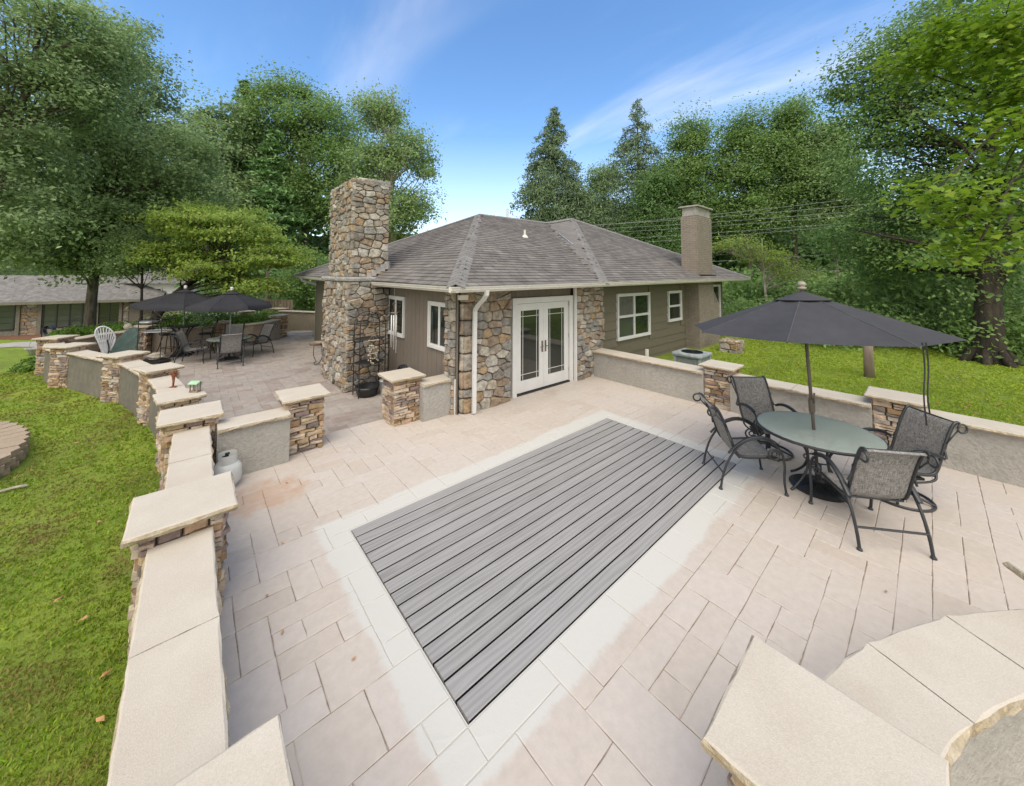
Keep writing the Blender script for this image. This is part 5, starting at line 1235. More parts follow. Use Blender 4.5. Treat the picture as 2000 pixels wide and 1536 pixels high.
# a stick and fallen leaves
p0, p1 = gpt(-5, 966), gpt(52, 953); mb = MB(); mb.tube(smooth_path([p0+UP*.03, (p0+p1)/2+V3(.05, -.02, .05), p1+UP*.03], 2), [.018]*0 or .016, 5); o = mb.obj('stick', M['bark_pale']); tag(o, 'bare grey stick lying on the lawn at the left edge', 'stick')
"""leaves are placed on the ground one by one"""
r = random.Random(9)
def fallen(px, py, z=None, big=1, lab=None):
    p = at(px, py, z) if z is not None else gpt(px, py)+UP*.03; a = r.uniform(0, 6.28); s = .026*big; d = V3(cos(a), sin(a), 0); e = V3(-sin(a), cos(a), 0); q = p+UP*.008
    mb = MB(); mb.add([q-d*s, q-d*s*.3+e*s*.55+UP*.012*big, q+d*s*.5+e*s*.4+UP*.004, q+d*s*1.1+UP*.012, q+d*s*.5-e*s*.4+UP*.003, q-d*s*.3-e*s*.55+UP*.014*big], [(0, 1, 2, 3, 4, 5)])
    o = mb.obj('fallen_leaf', M['dry_leaf']); tag(o, lab or (('dry brown leaf lying on the near left lawn' if py > 1000 else 'dry brown leaf lying on the left lawn toward the planter ring') if px < 500 else ('dry leaf on the right lawn just past the wall cap' if py > 760 else 'dry leaf on the right lawn out beyond the parasol')), 'leaf', 'fallen leaves on the lawn' if z is None else 'fallen leaves on the paving')
for q, lb in (((1731, 1158), 'small orange leaf alone on the paving below the dining table'), ((552, 1063), 'tiny leaf on the paving left of the deck corner'), ((551, 1238), 'tan leaf on the paving left of the pale border, level with the deck middle'), ((521, 1166), 'tiny leaf on the paving close to the nearest wall run'), ((690, 1290), 'brown leaf at the edge of the pale border left of the deck'), ((560, 945), 'red-brown leaf on the rusty paving stain by the gas bottle')): fallen(*q, z=0.002, big=.6, lab=lb)
for q in ((192, 1027), (112, 1182), (166, 1218), (300, 980), (205, 1330), (195, 1420), (62, 925), (150, 870), (1640, 735), (1740, 765), (1834, 792), (1893, 795), (1886, 800), (1930, 785), (1905, 812), (1990, 817), (1560, 712), (1720, 752), (1770, 770), (1950, 795)): fallen(*q, big=1.1 if q[0] < 400 else 1.6)
"""neighbour building (sits lower, beyond the lawn)"""
na, nbp = LF(-46, 19.5), LF(-29.6, 30.6)
nu = (nbp-na)/np.linalg.norm(nbp-na); nn = V3(nu[1], -nu[0], 0); nL = np.linalg.norm(nbp-na)
if nn@(-nbp) < 0: nn = -nn
nb_ = empty('neighbour_house', tuple(nbp+UP*-2), 'long low stone building with dark tall windows and grey roof behind the left trees', 'building')
zb, ze = -2.0, .50
def nbox(mb, s0, s1, z0, z1, o0=0, o1=.1, m=0):
    c = na+nu*(s0+s1)/2+nn*(o0+o1)/2+UP*(z0+z1)/2; mb.obox(c, nu*(s1-s0)/2, nn*(o1-o0)/2, UP*(z1-z0)/2, m)
mb = MB(); nbox(mb, 0, nL, zb, ze, -6, 0); mb.obj('wall', M['wood_trim'], nb_)
def span(px):         # distance along the wall where a view ray crosses it
    d = ray(px, 600); A_ = np.array([[nu[0], -d[0]], [nu[1], -d[1]]]); r_ = np.linalg.solve(A_, -na[:2]); return r_[0]
S = lambda px: span(px)
rn = random.Random(8)
for (a, b, cols) in ((-60, 30, 2), (86, 186, 4), (194, 234, 2)):
    s0, s1 = S(a), S(b); k = cols
    mb = MB(); nbox(mb, s0, s1, zb+.45, zb+.55, 0, .06); nbox(mb, s0, s1, ze-.25, ze-.15, 0, .06)
    for i in range(k+1): q = s0+(s1-s0)*i/k; nbox(mb, q-.035, q+.035, zb+.55, ze-.25, 0, .07)
    wn = mb.obj('window', M['iron'], nb_)
    for i in range(k):
        q0, q1 = s0+(s1-s0)*i/k+.035, s0+(s1-s0)*(i+1)/k-.035
        mb = MB(); nbox(mb, q0, q1, zb+.55, ze-.25, .005, .02); mb.obj('pane', M['glass_pale' if a < 190 else 'glass'], wn)
        mb = MB()
        for j in range(1, 4): z = zb+.55+(ze-.8-zb)*j/4; nbox(mb, q0, q1, z-.015, z+.015, .02, .045)
        mb.obj('glazing_bar', M['iron'], wn)
for (a, b) in ((34, 42), (76, 84), (186, 194), (234, 240)):
    mb = MB(); nbox(mb, S(a), S(b), zb, ze, 0, .16); mb.obj('post', M['wood_trim'], nb_)
for (a, b, z1) in ((42, 76, ze-.1), (86, 234, zb+.42), (241, 252, ze-.1)):
    s0, s1 = S(a), S(b); stone_face(nb_, na+nu*s0+UP*zb+nn*.02, nu, nn, s1-s0, z1-zb, .42, rn, depth=(.03, .06), limit=40)
mb = MB()
rp = [na-nu*2+nn*.8+UP*ze, nbp+nu*.7+nn*.8+UP*ze, nbp+nu*.7-nn*3+UP*(ze+1.9), na-nu*2-nn*3+UP*(ze+1.9), nbp+nu*.7-nn*6.8+UP*ze, na-nu*2-nn*6.8+UP*ze]
mb.add(rp, [(0, 1, 2, 3), (3, 2, 4, 5)]); rf = mb.obj('roof', M['shingle_dark'], nb_)
mb = MB(); c = (rp[0]+rp[1])/2; mb.obox(c-UP*.09, (rp[1]-rp[0])/2, nn*.03, UP*.10); mb.obj('fascia', M['wood_trim'], rf)
mb = MB(); mb.add([rp[0]-UP*.02, rp[1]-UP*.02, rp[1]-nn*.9-UP*.05, rp[0]-nn*.9-UP*.05], [(0, 1, 2, 3)]); mb.obj('soffit', M['soffit'], rf)
mb = MB(); e = nbp+nu*.25+nn*.35; mb.tube([e+UP*ze, e+UP*zb], .06, 6); mb.obj('downspout', M['white'], nb_)
# cream house behind
cp = LF(-26.5, 31); ch_ = empty('cream_house', tuple(cp+UP*-2), 'cream house with white gables and a slate-blue door seen between the tree trunks', 'building')
cu, cv = V3(_R[0], _R[1], 0), V3(cos(YAW), sin(YAW), 0)
def cbox(mb, l0, l1, z0, z1, f0, f1): mb.obox(cp+cu*(l0+l1)/2+cv*(f0+f1)/2+UP*(z0+z1)/2, cu*(l1-l0)/2, cv*(f1-f0)/2, UP*(z1-z0)/2)
mb = MB(); cbox(mb, -5.5, -1.0, -2, .3, 0, 5); mb.obj('wall', M['cream'], ch_)
mb = MB(); cbox(mb, -5.6, 2.6, .3, 1.8, .3, 5); mb.obj('upper_wall', M['white'], ch_)
mb = MB(); cbox(mb, -1.0, 2.5, -2, .3, .3, 5); mb.obj('wall', M['white'], ch_)
for l in (-4.6, -3.7, .9): 
    mb = MB(); cbox(mb, l, l+.7, .55, 1.35, .22, .3); w_ = mb.obj('window', M['white'], ch_); mb = MB(); cbox(mb, l+.08, l+.62, .63, 1.27, .2, .22); mb.obj('pane', M['glass'], w_)
mb = MB(); cbox(mb, -1.0, .1, -.4, 1.6, .15, .3); mb.obj('door', M['blue'], ch_)
mb = MB(); P = [cp+cu*a+cv*b+UP*z for a, b, z in ((-6.2, -.4, 1.75), (3.2, -.4, 1.75), (3.2, 3, 3.2), (-6.2, 3, 3.2), (3.2, 6, 1.75), (-6.2, 6, 1.75))]; mb.add(P, [(0, 1, 2, 3), (3, 2, 4, 5)]); mb.obj('roof', M['shingle_dark'], ch_)
mb = MB(); P = [cp+cu*a+cv*b+UP*z for a, b, z in ((-6.2, -1.4, .15), (-.9, -1.4, .15), (-.9, .2, .6), (-6.2, .2, .6))]; mb.add(P+[p-UP*.12 for p in P], [(0, 1, 2, 3), (0, 4, 5, 1)]); mb.obj('porch_roof', M['shingle'], ch_)
# white picket fence and grey plank fence behind the shrubs
def pickets(name, a, b, z0, h, sp, wd, m, label, cat):
    a, b = V3(*a), V3(*b); Ln = np.linalg.norm(b-a); u = (b-a)/Ln; n = np.cross(u, UP); t = empty(name, tuple((a+b)/2), label, cat)
    k = 0; x = 0
    while x < Ln:
        mb = MB(); p = a+u*x; p[2] = z0; mb.obox(p+UP*h/2, u*wd/2, n*.012, UP*h/2); mb.obj('picket', m, t); x += sp
    for z in (.25*h, .8*h): mb = MB(); c = (a+b)/2; mb.obox(V3(c[0], c[1], z0+z)-n*.03, u*Ln/2, n*.015, UP*.04); mb.obj('rail', m, t)
f1a, f1b = far(362, 600, 27), far(528, 600, 27)
pickets('picket_fence', (f1a[0], f1a[1], 0), (f1b[0], f1b[1], 0), -1.0, 1.35, .17, .06, M['white'], 'white picket fence behind the shrubs and parasols', 'fence')
f2a, f2b = at(515, 640, -.3), at(546, 640, -.3)
pickets('plank_fence', (f2a[0], f2a[1], 0), (f2b[0]+.4, f2b[1]-1.3, 0), -.4, 1.65, .22, .17, M['oldwood'], 'short grey plank fence beside the farthest pillar', 'fence')

# ------------------------------------------------------------------ vegetation
def leaf_mesh(name, P, Nrm, S, m, parent=None, asp=.55, kind=None, rg=None, fold=.18):
    n = len(P); rg = rg or np.random.RandomState(1)
    Nrm = Nrm/(np.linalg.norm(Nrm, axis=1, keepdims=True)+1e-9); a = rg.normal(size=(n, 3)); a -= Nrm*(a*Nrm).sum(1, keepdims=True); a /= np.linalg.norm(a, axis=1, keepdims=True)+1e-9
    b = np.cross(Nrm, a); S = S[:, None]
    V = np.stack([P-a*S, P+b*S*asp+Nrm*S*fold, P+a*S, P-b*S*asp+Nrm*S*fold], 1).reshape(-1, 3)
    if parent is not None: V = V-ORG[parent.name]
    o = link(name, mesh_np(name, V, np.arange(4*n), np.arange(n)*4, m), parent)
    if kind: o['kind'] = kind
    return o
def blob_clumps(blobs, n, rg, shell=.55, low=-.75):
    vol = np.array([b[3]*b[4]*b[5] for b in blobs])**.67; vol /= vol.sum(); out = []
    for b, k in zip(blobs, (vol*n).astype(int)+1):
        d = rg.normal(size=(k*2, 3)); d /= np.linalg.norm(d, axis=1, keepdims=True); d = d[d[:, 2] > low][:k]
        r = rg.uniform(shell, 1.0, (len(d), 1))*rg.uniform(.82, 1.10, (len(d), 1)); out.append(np.concatenate([np.array(b[:3])+d*r*np.array(b[3:6]), d], 1))
    return np.concatenate(out)
def tree(name, label, base, blobs, nl, ls, lm, tr=.3, seed=1, bark='bark', ncl=260, cr=.75, cat='tree', group=None, nlimb=26, flat=.5, trunk_pts=None, droop=.0, asp=.55, shell=.55, top=None, low=-.75):
    rg = np.random.RandomState(seed); base = np.asarray(base, float); t = empty(name, tuple(base), label, cat, group)
    cl = blob_clumps(blobs, ncl, rg, shell, low); k = len(cl); per = rg.uniform(.4, 1.6, k); per = (per/per.sum()*nl*1.45).astype(int)
    idx = np.repeat(np.arange(k), per); csz = rg.uniform(.6, 1.7, k)[idx, None]*cr*1.2
    off = rg.normal(size=(len(idx), 3))*np.array([1, 1, flat])*csz*.5*rg.uniform(.5, 1.3, (len(idx), 1)); off = np.clip(off, -1.4*csz*.5, 1.4*csz*.5); P = cl[idx, :3]+off; P[:, 2] -= droop*(off[:, 0]**2+off[:, 1]**2)
    Nr = cl[idx, 3:]*.55+np.array([0, 0, .75])+rg.normal(size=P.shape)*.55
    leaf_mesh('crown', P, Nr, .76*ls*rg.uniform(.6, 1.25, len(P)), lm, t, rg=rg, asp=asp)
    cz = np.average([b[2] for b in blobs]); cx, cy = np.average([b[0] for b in blobs]), np.average([b[1] for b in blobs])
    topz = top or max(b[2]+b[5]*.65 for b in blobs)
    tp = trunk_pts or [base-UP*.3, base+UP*.3, base+(V3(cx, cy, cz)-base)*.45+V3(rg.uniform(-.2, .2), rg.uniform(-.2, .2), 0), V3(cx, cy, cz), V3(cx, cy, topz)]
    tp = smooth_path([V3(*p) for p in tp], 2); n = len(tp); mb = MB(); mb.tube(tp, [tr*(1.35 if i == 0 else 1.12 if i == 1 else 1)*(1-.86*i/(n-1)) for i in range(n)], 10); mb.obj('trunk', M[bark], t, smooth=True)
    mb = MB(); T = np.array(tp); sel = rg.permutation(k)[:int(nlimb*1.7)]
    for j in sel:
        e = cl[j, :3]; d = np.linalg.norm(T-e, axis=1)+np.maximum(0, T[:, 2]-(e[2]-.15*abs(e[2]-base[2])))*3; i = int(np.clip(np.argmin(d), n//4, n-2)); s_ = T[i]
        m_ = (s_+e)/2+V3(*(rg.normal(size=3)*.12*np.linalg.norm(e-s_)))+UP*.08*np.linalg.norm(e-s_); r0 = tr*(1-.86*i/(n-1))*.42
        P_ = smooth_path([s_, m_, e], 2); mb.tube(P_, [max(.012, r0*(1-.85*q/(len(P_)-1))) for q in range(len(P_))], 5, caps=False)
        for _ in range(2):
            q = P_[int(len(P_)*rg.uniform(.4, .8))]; e2 = e+V3(*(np.clip(rg.normal(size=3), -1, 1)*cr*.6)); mb.tube([q, (q+e2)/2+UP*.05, e2], [r0*.35, r0*.25, .008], 4, caps=False)
    mb.obj('limbs', M[bark], t, kind='stuff'); return t
def px_blob(px, py, f, rpx, rpy, deep=1.0):
    """ellipsoid with its centre at forward distance f"""
    l = (px-CX)/FPX*f; z = CAMZ+(532+(px/2000)*8-py)/FPX*f; c = LF(l, f); r = rpx/FPX*f; return (c[0], c[1], z, r*deep, r*deep, rpy/FPX*f)
def gbase(px, f):
    c = LF((px-CX)/FPX*f, f); return V3(c[0], c[1], gz(c[0], c[1]))
TG = 'woodland trees standing beyond the garden'
# left side
tree('pear_tree', 'big dense green tree with straight grey trunk on the left, before the stone building', gbase(186, 16),
     [px_blob(190, 170, 16, 105, 170), px_blob(90, 330, 15, 150, 130), px_blob(270, 300, 16, 125, 100), px_blob(230, 440, 15.5, 110, 70), px_blob(60, 470, 14.5, 90, 60), px_blob(360, 400, 17, 80, 60), px_blob(195, 505, 15.5, 70, 35)], 62000, .105, M['leaf_pear'], tr=.29, seed=3, ncl=620, cr=.85, nlimb=60, droop=.05, low=-.9)
tree('overhanging_tree', 'nearer leafy tree whose branches reach in from the left edge of the frame', gbase(-420, 10),
     [px_blob(-20, 80, 11, 190, 130), px_blob(-60, 300, 10.5, 150, 130), px_blob(90, 180, 11.5, 120, 75), px_blob(20, 420, 10.5, 70, 70), px_blob(150, 60, 12, 90, 60)], 30000, .085, M['leaf_pear'], tr=.25, seed=5, ncl=360, cr=.6, nlimb=50, droop=.05)
tree('dogwood_tree', 'spreading yellow-green tree with a dark leaning trunk behind the far parasols', gbase(288, 13.9),
     [px_blob(455, 455, 14.3, 95, 50, .9), px_blob(528, 505, 14.3, 62, 36, .9), px_blob(400, 520, 14, 80, 36, .9), px_blob(490, 560, 14.3, 75, 22, .8), px_blob(380, 440, 14.3, 70, 42), px_blob(335, 500, 14, 55, 30)], 26000, .075, M['leaf_yellow'], tr=.22, seed=7, ncl=260, cr=.55, nlimb=46, bark='bark_dark', flat=.22,
     trunk_pts=[gbase(288, 13.9)-UP*.2, px_blob(298, 640, 13.9, 1, 1)[:3], px_blob(330, 590, 14, 1, 1)[:3], px_blob(375, 550, 14.1, 1, 1)[:3], px_blob(440, 500, 14.2, 1, 1)[:3]])
tree('slender_tree', 'thin dark young tree standing left of the far parasols', gbase(284, 14), [px_blob(285, 520, 14, 50, 28), px_blob(270, 480, 14, 40, 25)], 4500, .07, M['leaf_pear'], tr=.08, seed=8, ncl=50, cr=.5, nlimb=14, bark='bark_dark')
tree('oak_tree', 'tall round-headed oak at centre left against the sky', gbase(600, 34), [px_blob(560, 210, 34, 75, 65), px_blob(620, 260, 34, 80, 75), px_blob(640, 370, 33, 90, 90), px_blob(520, 300, 35, 60, 70)], 32000, .175, M['leaf_mid'], tr=.5, seed=11, ncl=240, cr=1.5, group=TG, nlimb=40)
tree('sycamore_tree', 'tall airy tree rising right behind the stone chimney', gbase(760, 30), [px_blob(735, 215, 30, 48, 62), px_blob(795, 300, 30, 60, 60), px_blob(720, 330, 30, 60, 75), px_blob(810, 410, 30, 42, 50), px_blob(745, 430, 30, 80, 60)], 25000, .155, M['leaf_soft'], tr=.4, seed=12, ncl=190, cr=1.25, group=TG, nlimb=60, shell=.3, bark='bark_pale')
tree('maple_tree', 'mid-green tree filling the gap right of the big left tree', gbase(400, 30), [px_blob(412, 268, 30, 62, 78), px_blob(350, 310, 29, 90, 90), px_blob(440, 390, 29, 70, 60)], 15000, .18, M['leaf_pear'], tr=.35, seed=13, ncl=150, cr=1.3, group=TG)
tree('beech_tree', 'small fresh green tree just left of the far end of the house', gbase(600, 22), [px_blob(605, 520, 22, 35, 30), px_blob(615, 585, 22, 38, 38), px_blob(585, 560, 21, 30, 30)], 7000, .10, M['leaf_mid'], tr=.09, seed=14, ncl=70, cr=.7)
def conifer(name, label, px, f, topy, wpx, lm, n, seed, sparse=1.0, tr=.3, ls=.35, skirt=440, style='spruce'):
    rg = np.random.RandomState(seed); b = gbase(px, f); t = empty(name, tuple(b), label, 'tree', TG); ztop = px_blob(px, topy, f, 1, 1)[2]; zlow = px_blob(px, skirt, f, 1, 1)[2]; R = wpx/FPX*f
    mb = MB(); mb.tube([b-UP*.3, b+UP*(ztop-b[2])*.5, V3(b[0], b[1], ztop)], [tr, tr*.55, .02], 8); mb.obj('trunk', M['bark_dark'], t, smooth=True)
    P = []; Nn = []; mb = MB(); H = ztop-zlow; z = ztop-.3; tot = []
    while z > zlow-3:
        q = (ztop-z)/H; rr = R*min(1.05, q)**1.0*(1.0 if style == 'spruce' else 1.0)*rg.uniform(.75, 1.1); nb = max(3, int((4 if style == 'spruce' else 6)*sparse+q*3))
        for k in range(nb):
            a = rg.uniform(0, 2*pi); L_ = rr*rg.uniform(.65, 1.15)+.2; d = V3(cos(a), sin(a), 0); up = .25 if style == 'spruce' else .15
            c = [V3(b[0], b[1], z)+d*L_*s+UP*(up*L_*s-(.5 if style == 'spruce' else .12)*L_*s*s) for s in np.linspace(0, 1, 5)]; mb.tube(c, [.05, .04, .03, .02, .01], 3, caps=False); tot.append((c, L_))
        z -= H/26*rg.uniform(.7, 1.3)
    W = np.array([x[1] for x in tot]); W = (W/W.sum()*n).astype(int)
    for (c, L_), k in zip(tot, W):
        if k < 1: continue
        s = rg.uniform(.12, 1, k)**.8; c = np.array(c); i = np.clip((s*4).astype(int), 0, 3); fr = s*4-i; p = c[i]*(1-fr)[:, None]+c[i+1]*fr[:, None]
        w = (.10+.16*L_*(1-s*.6))[:, None]
        if style == 'spruce': o = rg.normal(size=(k, 3))*w*np.array([.9, .9, .35]); o[:, 2] -= np.abs(rg.normal(size=k))*.28*L_**.5; nn_ = rg.normal(size=(k, 3))*np.array([1, 1, .4])
        else: o = rg.normal(size=(k, 3))*w*np.array([1.5, 1.5, .35]); o[:, 2] += .1; nn_ = rg.normal(size=(k, 3))*.6+np.array([0, 0, .8])
        P.append(p+o); Nn.append(nn_)
    mb.obj('branches', M['bark_dark'], t, kind='stuff'); P = np.concatenate(P); Nn = np.concatenate(Nn)
    leaf_mesh('needles', P, Nn, ls*rg.uniform(.6, 1.2, len(P)), lm, t, asp=.28 if style == 'spruce' else .35, rg=rg); return t
conifer('white_pine', 'dark layered pine between the oak and the yellow-green tree', 525, 30, 250, 95, M['leaf_pine'], 26000, 21, tr=.4, ls=.26, skirt=560, style='pine')
conifer('white_pine', 'narrow dark pine top standing left of the oak crown', 465, 34, 150, 60, M['leaf_pine'], 14000, 22, tr=.4, ls=.28, skirt=360, style='pine')
conifer('spruce_tree', 'full drooping spruce standing alone against the sky above the roof', 1083, 40, 200, 118, M['leaf_spruce'], 34000, 23, ls=.23, skirt=440)
conifer('spruce_tree', 'sparse dark spruce with bare twigs right of the lone spruce', 1249, 38, 184, 96, M['leaf_spruce'], 14000, 24, ls=.20, skirt=380, sparse=.7)
R_ = [(1180, 310, 44, 52, 'rounded small tree between the two spruces'), (1352, 216, 36, 66, 'round-topped broadleaf tree behind the brick chimney'), (1465, 205, 34, 66, 'first tall poplar-like tree right of the brick chimney'), (1555, 190, 33, 54, 'tallest of the row of slim broadleaf trees right of the chimney'), (1635, 225, 31, 62, 'broadleaf tree between the tall row and the large right-hand tree'), (1290, 330, 34, 60, 'darker low tree behind the roof slope left of the brick chimney')]
for k, (px, ty, f, r, lab) in enumerate(R_):
    tree('broadleaf_tree', lab, gbase(px, f), [px_blob(px, ty+r*.8, f, r*.6, r*.85), px_blob(px-r*.25, ty+r*2.0, f, r*.95, r*1.1), px_blob(px+r*.3, ty+r*3.2, f-1, r*.9, r*.9)], 27000, .155, M[('leaf_soft', 'leaf_mid', 'leaf_mid', 'leaf_mid', 'leaf_soft', 'leaf_dark')[k]], tr=.3, seed=30+k, ncl=170, cr=1.35, group=TG, nlimb=30, shell=.35)
tree('great_tree', 'massive dark-trunked tree at the right edge of the lawn', gbase(1920, 11.6),
     [px_blob(1830, 150, 12.5, 130, 130), px_blob(1960, 60, 12, 200, 150), px_blob(1760, 330, 13.5, 110, 90), px_blob(1900, 400, 12.5, 150, 100), px_blob(2100, 300, 11.5, 200, 200), px_blob(1700, 150, 13, 62, 80), px_blob(1740, 235, 12.5, 80, 60), px_blob(1700, 470, 14.5, 90, 60), px_blob(1820, 510, 13, 120, 50)], 66000, .085, M['leaf_mid'], tr=.50, seed=41, ncl=700, cr=.7, bark='bark_dark', nlimb=70,
     trunk_pts=[gbase(1922, 11.6)-UP*.3, px_blob(1920, 700, 11.6, 1, 1)[:3], px_blob(1925, 600, 11.6, 1, 1)[:3], px_blob(1935, 450, 11.8, 1, 1)[:3], px_blob(1960, 200, 12, 1, 1)[:3]])
# root flare of the great tree
gt = bpy.data.objects['great_tree']; mb = MB(); gb = gbase(1920, 11.6)
for a in np.linspace(0, 2*pi, 8)[:-1]: d = V3(cos(a+.3), sin(a+.3), 0); mb.tube([gb+d*.72-UP*.08, gb+d*.52+UP*.06, gb+d*.33+UP*.40], [.06, .12, .09], 6)
mb.obj('root_flare', M['bark_dark'], gt, smooth=True)
tree('pale_dogwood', 'small pale-branched tree with thin yellowish leaves beyond the brick chimney', gbase(1500, 20), [px_blob(1440, 480, 20, 45, 22), px_blob(1540, 530, 20, 45, 25), px_blob(1490, 500, 20, 40, 20)], 3800, .075, M['leaf_yellow'], tr=.11, seed=43, ncl=70, cr=.65, bark='bark_pale', nlimb=34, flat=.3)
# near maple, real lobed leaves
def maple_leaves(name, P, Nrm, S, m, parent, rg):
    sh = np.array([(0, -.55), (.28, -.42), (.75, -.30), (.52, .0), (.92, .28), (.45, .36), (.30, .62), (0, 1.05), (-.30, .62), (-.45, .36), (-.92, .28), (-.52, .0), (-.75, -.30), (-.28, -.42)]); k = len(sh); n = len(P)
    Nrm = Nrm/np.linalg.norm(Nrm, axis=1, keepdims=True); a = rg.normal(size=(n, 3)); a[:, 2] -= .8; a -= Nrm*(a*Nrm).sum(1, keepdims=True); a /= np.linalg.norm(a, axis=1, keepdims=True); b = np.cross(Nrm, a)
    lift = (np.abs(sh[:, 0])*.18)[None, :, None]
    V = P[:, None]+(b[:, None]*sh[None, :, :1]+a[:, None]*sh[None, :, 1:])*S[:, None, None]+Nrm[:, None]*lift*S[:, None, None]
    V = V.reshape(-1, 3)-ORG[parent.name]; return link(name, mesh_np(name, V, np.arange(k*n), np.arange(n)*k, m), parent)
def near_maple():
    rg = np.random.RandomState(50); b = LF(11.5, 5.2); b = V3(b[0], b[1], 0); t = empty('maple_tree', tuple(b), 'bright green maple whose lobed leaves hang in from the upper right edge', 'tree')
    bl = [px_blob(1985, 60, 6.2, 95, 110), px_blob(1880, 60, 6.8, 70, 60), px_blob(2010, 270, 5.6, 85, 90), px_blob(1900, 400, 5.4, 85, 50), px_blob(1830, 375, 5.3, 60, 22), px_blob(1950, 470, 5.4, 80, 55), px_blob(1900, 500, 5.2, 45, 30), px_blob(2080, 150, 6, 150, 200), px_blob(1800, 120, 7.2, 60, 50)]
    cl = blob_clumps(bl, 210, rg, .2, -1); nl = 6500; idx = rg.randint(0, len(cl), nl); P = cl[idx, :3]+rg.normal(size=(nl, 3))*np.array([.20, .20, .09]); Nr = np.array([0, 0, 1.])+rg.normal(size=(nl, 3))*.45+cl[idx, 3:]*.2
    maple_leaves('crown', P, Nr, rg.uniform(.042, .078, nl), M['leaf_maple'], t, rg)
    mb = MB(); c0 = px_blob(2150, 200, 6, 1, 1)[:3]; mb.tube([b-UP*.2, b+UP*2, V3(*c0), V3(c0[0], c0[1], 8)], [.28, .22, .12, .05], 10); mb.obj('trunk', M['bark'], t, smooth=True)
    mb = MB()
    for bb_ in bl:
        s0 = V3(*c0)+UP*rg.uniform(-1.2, 1.0); e = V3(*bb_[:3]); mb.tube(smooth_path([s0, (s0+e)/2+UP*.2, e], 2), .014, 5)
    for j in rg.permutation(len(cl))[:90]:
        e = cl[j, :3]; k = np.argmin([np.linalg.norm(e-V3(*q[:3])) for q in bl]); s0 = V3(*bl[k][:3]); mb.tube([s0, (s0+e)/2+UP*.04, e], [.012, .009, .004], 4, caps=False)
    mb.obj('limbs', M['bark_dark'], t, kind='stuff')
near_maple()

# masses nobody could count
def mass(name, label, boxes, n, ls, m, seed, dome=True):
    rg = np.random.RandomState(seed); P = []; Nr = []
    for (p0, p1, f0, f1, y0, y1, w_) in boxes:
        k = int(n*w_); ncl = max(10, k//70); cp_ = []
        for _ in range(ncl):
            px = rg.uniform(p0, p1); f = rg.uniform(f0, f1); c = LF((px-CX)/FPX*f, f); zt = CAMZ+(536-y0-(rg.uniform(-1, 1)*25))/FPX*f; zl = gz(c[0], c[1])-.1 if y1 is None else CAMZ+(536-y1)/FPX*f
            cp_.append((c[0], c[1], zl+(zt-zl)*rg.uniform(0, 1)**.8, f))
        cp_ = np.array(cp_); idx = rg.randint(0, ncl, k); f = cp_[idx, 3:4]; P.append(cp_[idx, :3]+rg.normal(size=(k, 3))*np.array([.035, .035, .018])*f); Nr.append(rg.normal(size=(k, 3))*.6+np.array([-.3, -.3, .7]))
    P = np.concatenate(P); Nr = np.concatenate(Nr); o = leaf_mesh(name, P, Nr, ls*rg.uniform(.6, 1.3, len(P)), m, None, kind='stuff', rg=rg); o['label'] = label; o['category'] = 'undergrowth' if 'under' in name else 'woodland'
mass('far_woodland', 'dense dark green woodland closing the view behind the trees', [(-900, 330, 44, 52, 455, None, .35), (-260, 720, 40, 50, 350, None, .42), (640, 1000, 50, 58, 470, None, .06), (1080, 1330, 48, 56, 430, None, .12), (1300, 2300, 38, 50, 395, None, .40)], 105000, .40, M['leaf_dark'], 61)
mass('far_woodland', 'mid-green woodland fill low among the trees on the right', [(1390, 1760, 22, 28, 560, None, .55), (1700, 2200, 15, 22, 480, None, .45)], 60000, .15, M['leaf_mid'], 62)
mass('undergrowth', 'dark leafy undergrowth along the far edge of the right lawn', [(1400, 1600, 17, 20.5, 612, None, .3), (1580, 1900, 13.5, 17, 620, None, .4), (1880, 2200, 11.5, 14, 590, None, .3)], 52000, .075, M['leaf_mid'], 63)
mass('undergrowth', 'shaded undergrowth behind the far patio walls', [(500, 640, 24, 30, 560, None, .6), (380, 520, 24, 28, 590, None, .4)], 22000, .13, M['leaf_dark'], 64)
# a dark bank of ground rises behind the woods
mb = MB(); G = []
for k, a in enumerate(np.linspace(-1.75, 1.75, 40)):
    d = V3(cos(YAW+a), sin(YAW+a), 0); G.append([d*56+UP*-3, d*62+UP*(4.5+sin(k)*.6), d*80+UP*(9+sin(k*1.7)), d*110+UP*(13+sin(k*.9)*1.5), d*180+UP*12])
mb.grid(G); o = mb.obj('hills', M['hill'], smooth=True); o['kind'] = 'structure'

